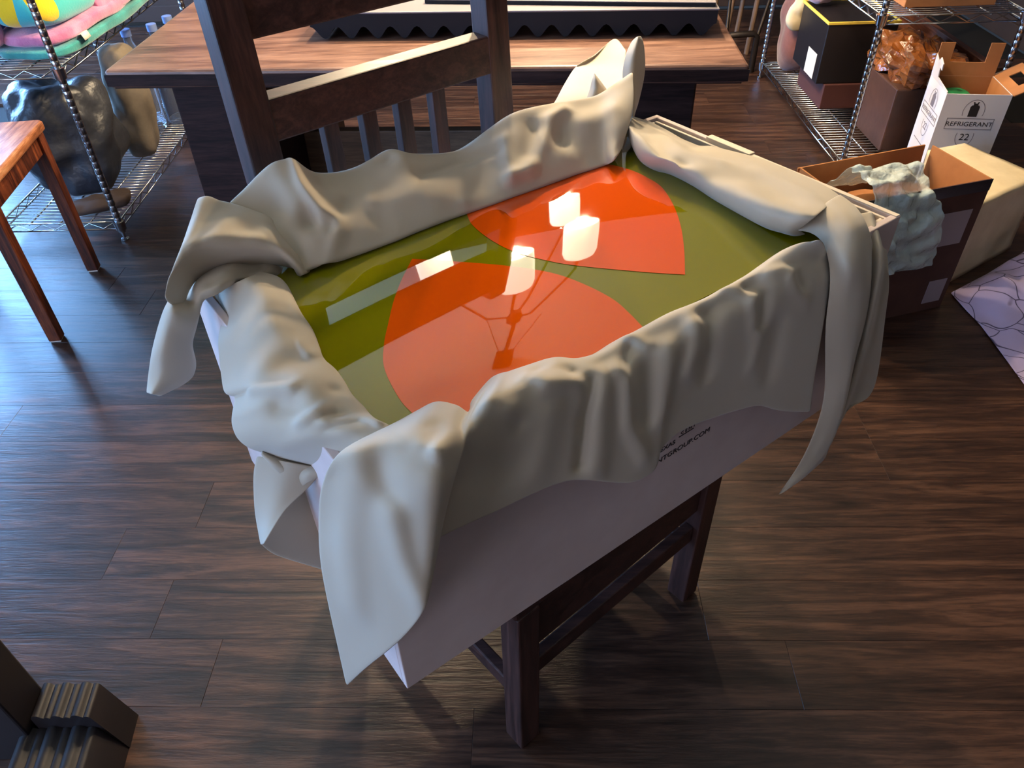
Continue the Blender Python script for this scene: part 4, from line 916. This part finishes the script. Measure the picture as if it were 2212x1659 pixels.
# far chair behind the table
M_fc = wood('far_chair_wood', (70, 52, 42), (106, 82, 64), (130, 104, 84), 2, 1, .5, .04)
fc = thing('metal_chair', 'chair with dark metal frame and slim wooden legs beyond the table', 'chair', (1.25, 4.6, 0))
for x, y in ((1.285, 4.56), (1.435, 4.60), (1.30, 4.95), (1.46, 4.95)): MB().tube([(x-.02, y, 0), (x, y, .47)], .014, 10).build('leg', M_fc, fc, smooth=.8)
MB().box((1.24, 4.5, .47), (1.50, 4.98, .49)).build('seat', M_iron, fc, bevel=.004)
MB().tube([(1.20, 4.3, .0), (1.20, 4.3, .17), (1.225, 4.3, .195), (1.345, 4.3, .20), (1.365, 4.3, .185), (1.365, 4.3, 0)], .017, 10).build('front_frame', M_iron, fc, smooth=.8)
MB().tube([(1.20, 4.3, .17), (1.24, 4.5, .475)], .010, 8).build('brace', M_iron, fc, smooth=.8); MB().tube([(1.365, 4.3, .17), (1.49, 4.5, .475)], .010, 8).build('brace', M_iron, fc, smooth=.8)

# black fluted furniture foot, lower left
ff = thing('furniture_leg', 'black furniture leg with ridged stepped foot at the lower left corner', 'furniture', (-.85, .66, 0))
def ridged(x0, x1, y0, y1, z0, z1, k, name, slope):
    mb = MB(); prof = []; n = k*12
    for i in range(n+1):
        u = i/n; ph = (u*k) % 1.0
        d = .010*math.sin(math.pi*min(ph/.62, 1))**.7 if ph < .62 else .004*math.sin(math.pi*(ph-.62)/.38)
        prof.append((x0+(x1-x0)*u, z1-.010+d))
    prof = [(x0, z0)]+prof+[(x1+slope, z0)]
    m = len(prof); A = [Vector((x-.10*(y-y1), y, z)) for y in (y0,) for x, z in prof]; B = [Vector((x-.10*(y-y1)*0, y1, z)) for x, z in prof]
    mb.add(A+B, [tuple(range(m)), tuple(range(m, 2*m))[::-1]]+[(i, m+i, m+(i+1) % m, (i+1) % m) for i in range(m)])
    mb.build(name, M_ebony, ff, smooth=.7)
ridged(-.90, -.792, .672, .737, 0, .135, 3, 'upper_moulding', .03)
ridged(-.925, -.787, .50, .6715, 0, .098, 3, 'lower_moulding', .03)
MB().box((-1.02, .655, 0), (-.902, .735, .74)).build('post', M_ebony, ff, bevel=.004)

# ------------------------------------------------------------------ pendant over the table
M_shade = mat('lit_alabaster', (250, 236, 214), .5, emit=(1.0, .87, .66), es=SHADE_L)
M_bulb = mat('lit_bulb', (255, 240, 220), .5, emit=(1.0, .88, .68), es=BULB_L)
pd_ = thing('pendant_light', 'ceiling pendant with four glowing white glass shades above the table', 'lamp', (.03, 2.62, ZC))
HUB = Vector((.11, 2.86, 2.80))
MB().box((HUB.x-.05, HUB.y-.05, ZC-.13), (HUB.x+.07, HUB.y+.07, ZC-.0005)).build('canopy', M_iron, pd_, bevel=.006)
MB().tube([HUB+Vector((.01, 0, 0)), HUB+Vector((.01, .0, ZC-.13-HUB.z))], .014, 10).build('rod', M_iron, pd_, smooth=True)
MB().lathe([(.0, -.10), (.03, -.09), (.045, -.04), (.045, .02), (.02, .04), (.0, .042)], HUB, 16).build('hub', M_iron, pd_, smooth=.8)
def point(name, loc, e, r):
    ld = bpy.data.lights.new(name, 'POINT'); ld.energy = e; ld.color = WARM; ld.shadow_soft_size = r
    lo_ = bpy.data.objects.new(name, ld); COL.objects.link(lo_); lo_.location = loc
for i, (x, y) in enumerate(((.378, 2.93), (.066, 2.60), (-.37, 2.95), (.30, 3.62))):
    zt = 2.25; c = Vector((x, y, zt)); TMX = Matrix.Translation(c) @ Matrix.Rotation(R(8), 4, 'Y') @ Matrix.Translation((0, 0, -.35))
    MB().lathe([(.083, 0), (.088, .004), (.090, .10), (.090, .28), (.080, .325), (.055, .345), (.0, .352), (.055, .335), (.074, .318), (.082, .27), (.082, .02), (.083, 0)], (0, 0, 0), 28).xf(TMX).build('glass_shade', M_shade, pd_, smooth=True)
    MB().lathe([(.0, .03), (.016, .04), (.028, .075), (.026, .105), (.014, .14), (.012, .2), (.0, .2)], (0, 0, 0), 14).xf(TMX).build('bulb', M_bulb, pd_, smooth=True)
    top_ = TMX @ Vector((0, 0, .349)); d = Vector((x-HUB.x, y-HUB.y, 0))
    point('bulb_light', TMX @ Vector((0, 0, -.02)), LAMP_W, .03); point('added_uplight', top_+Vector((0, .03, .05)), UP_W, .02)  # the upper point is a bare light added to brighten the ceiling
    MB().tube([top_, top_+Vector((0, 0, .12)), top_+Vector((0, 0, .22))-d*.12, HUB+d*.35+Vector((0, 0, -.02)), HUB+Vector((0, 0, -.02))], .009, 8).build('arm', M_iron, pd_, smooth=True)
    MB().lathe([(.0, 0), (.035, 0), (.03, .03), (.012, .05), (.0, .05)], top_, 14).build('shade_holder', M_iron, pd_, smooth=.7)
for sx in (-1, 1):
    MB().tube([HUB+Vector((sx*.16, 0, -.02)), HUB+Vector((.01+sx*.03, 0, ZC-.13-HUB.z))], .003, 6).build('stay_wire', M_iron, pd_)
bpy.context.view_layer.update()
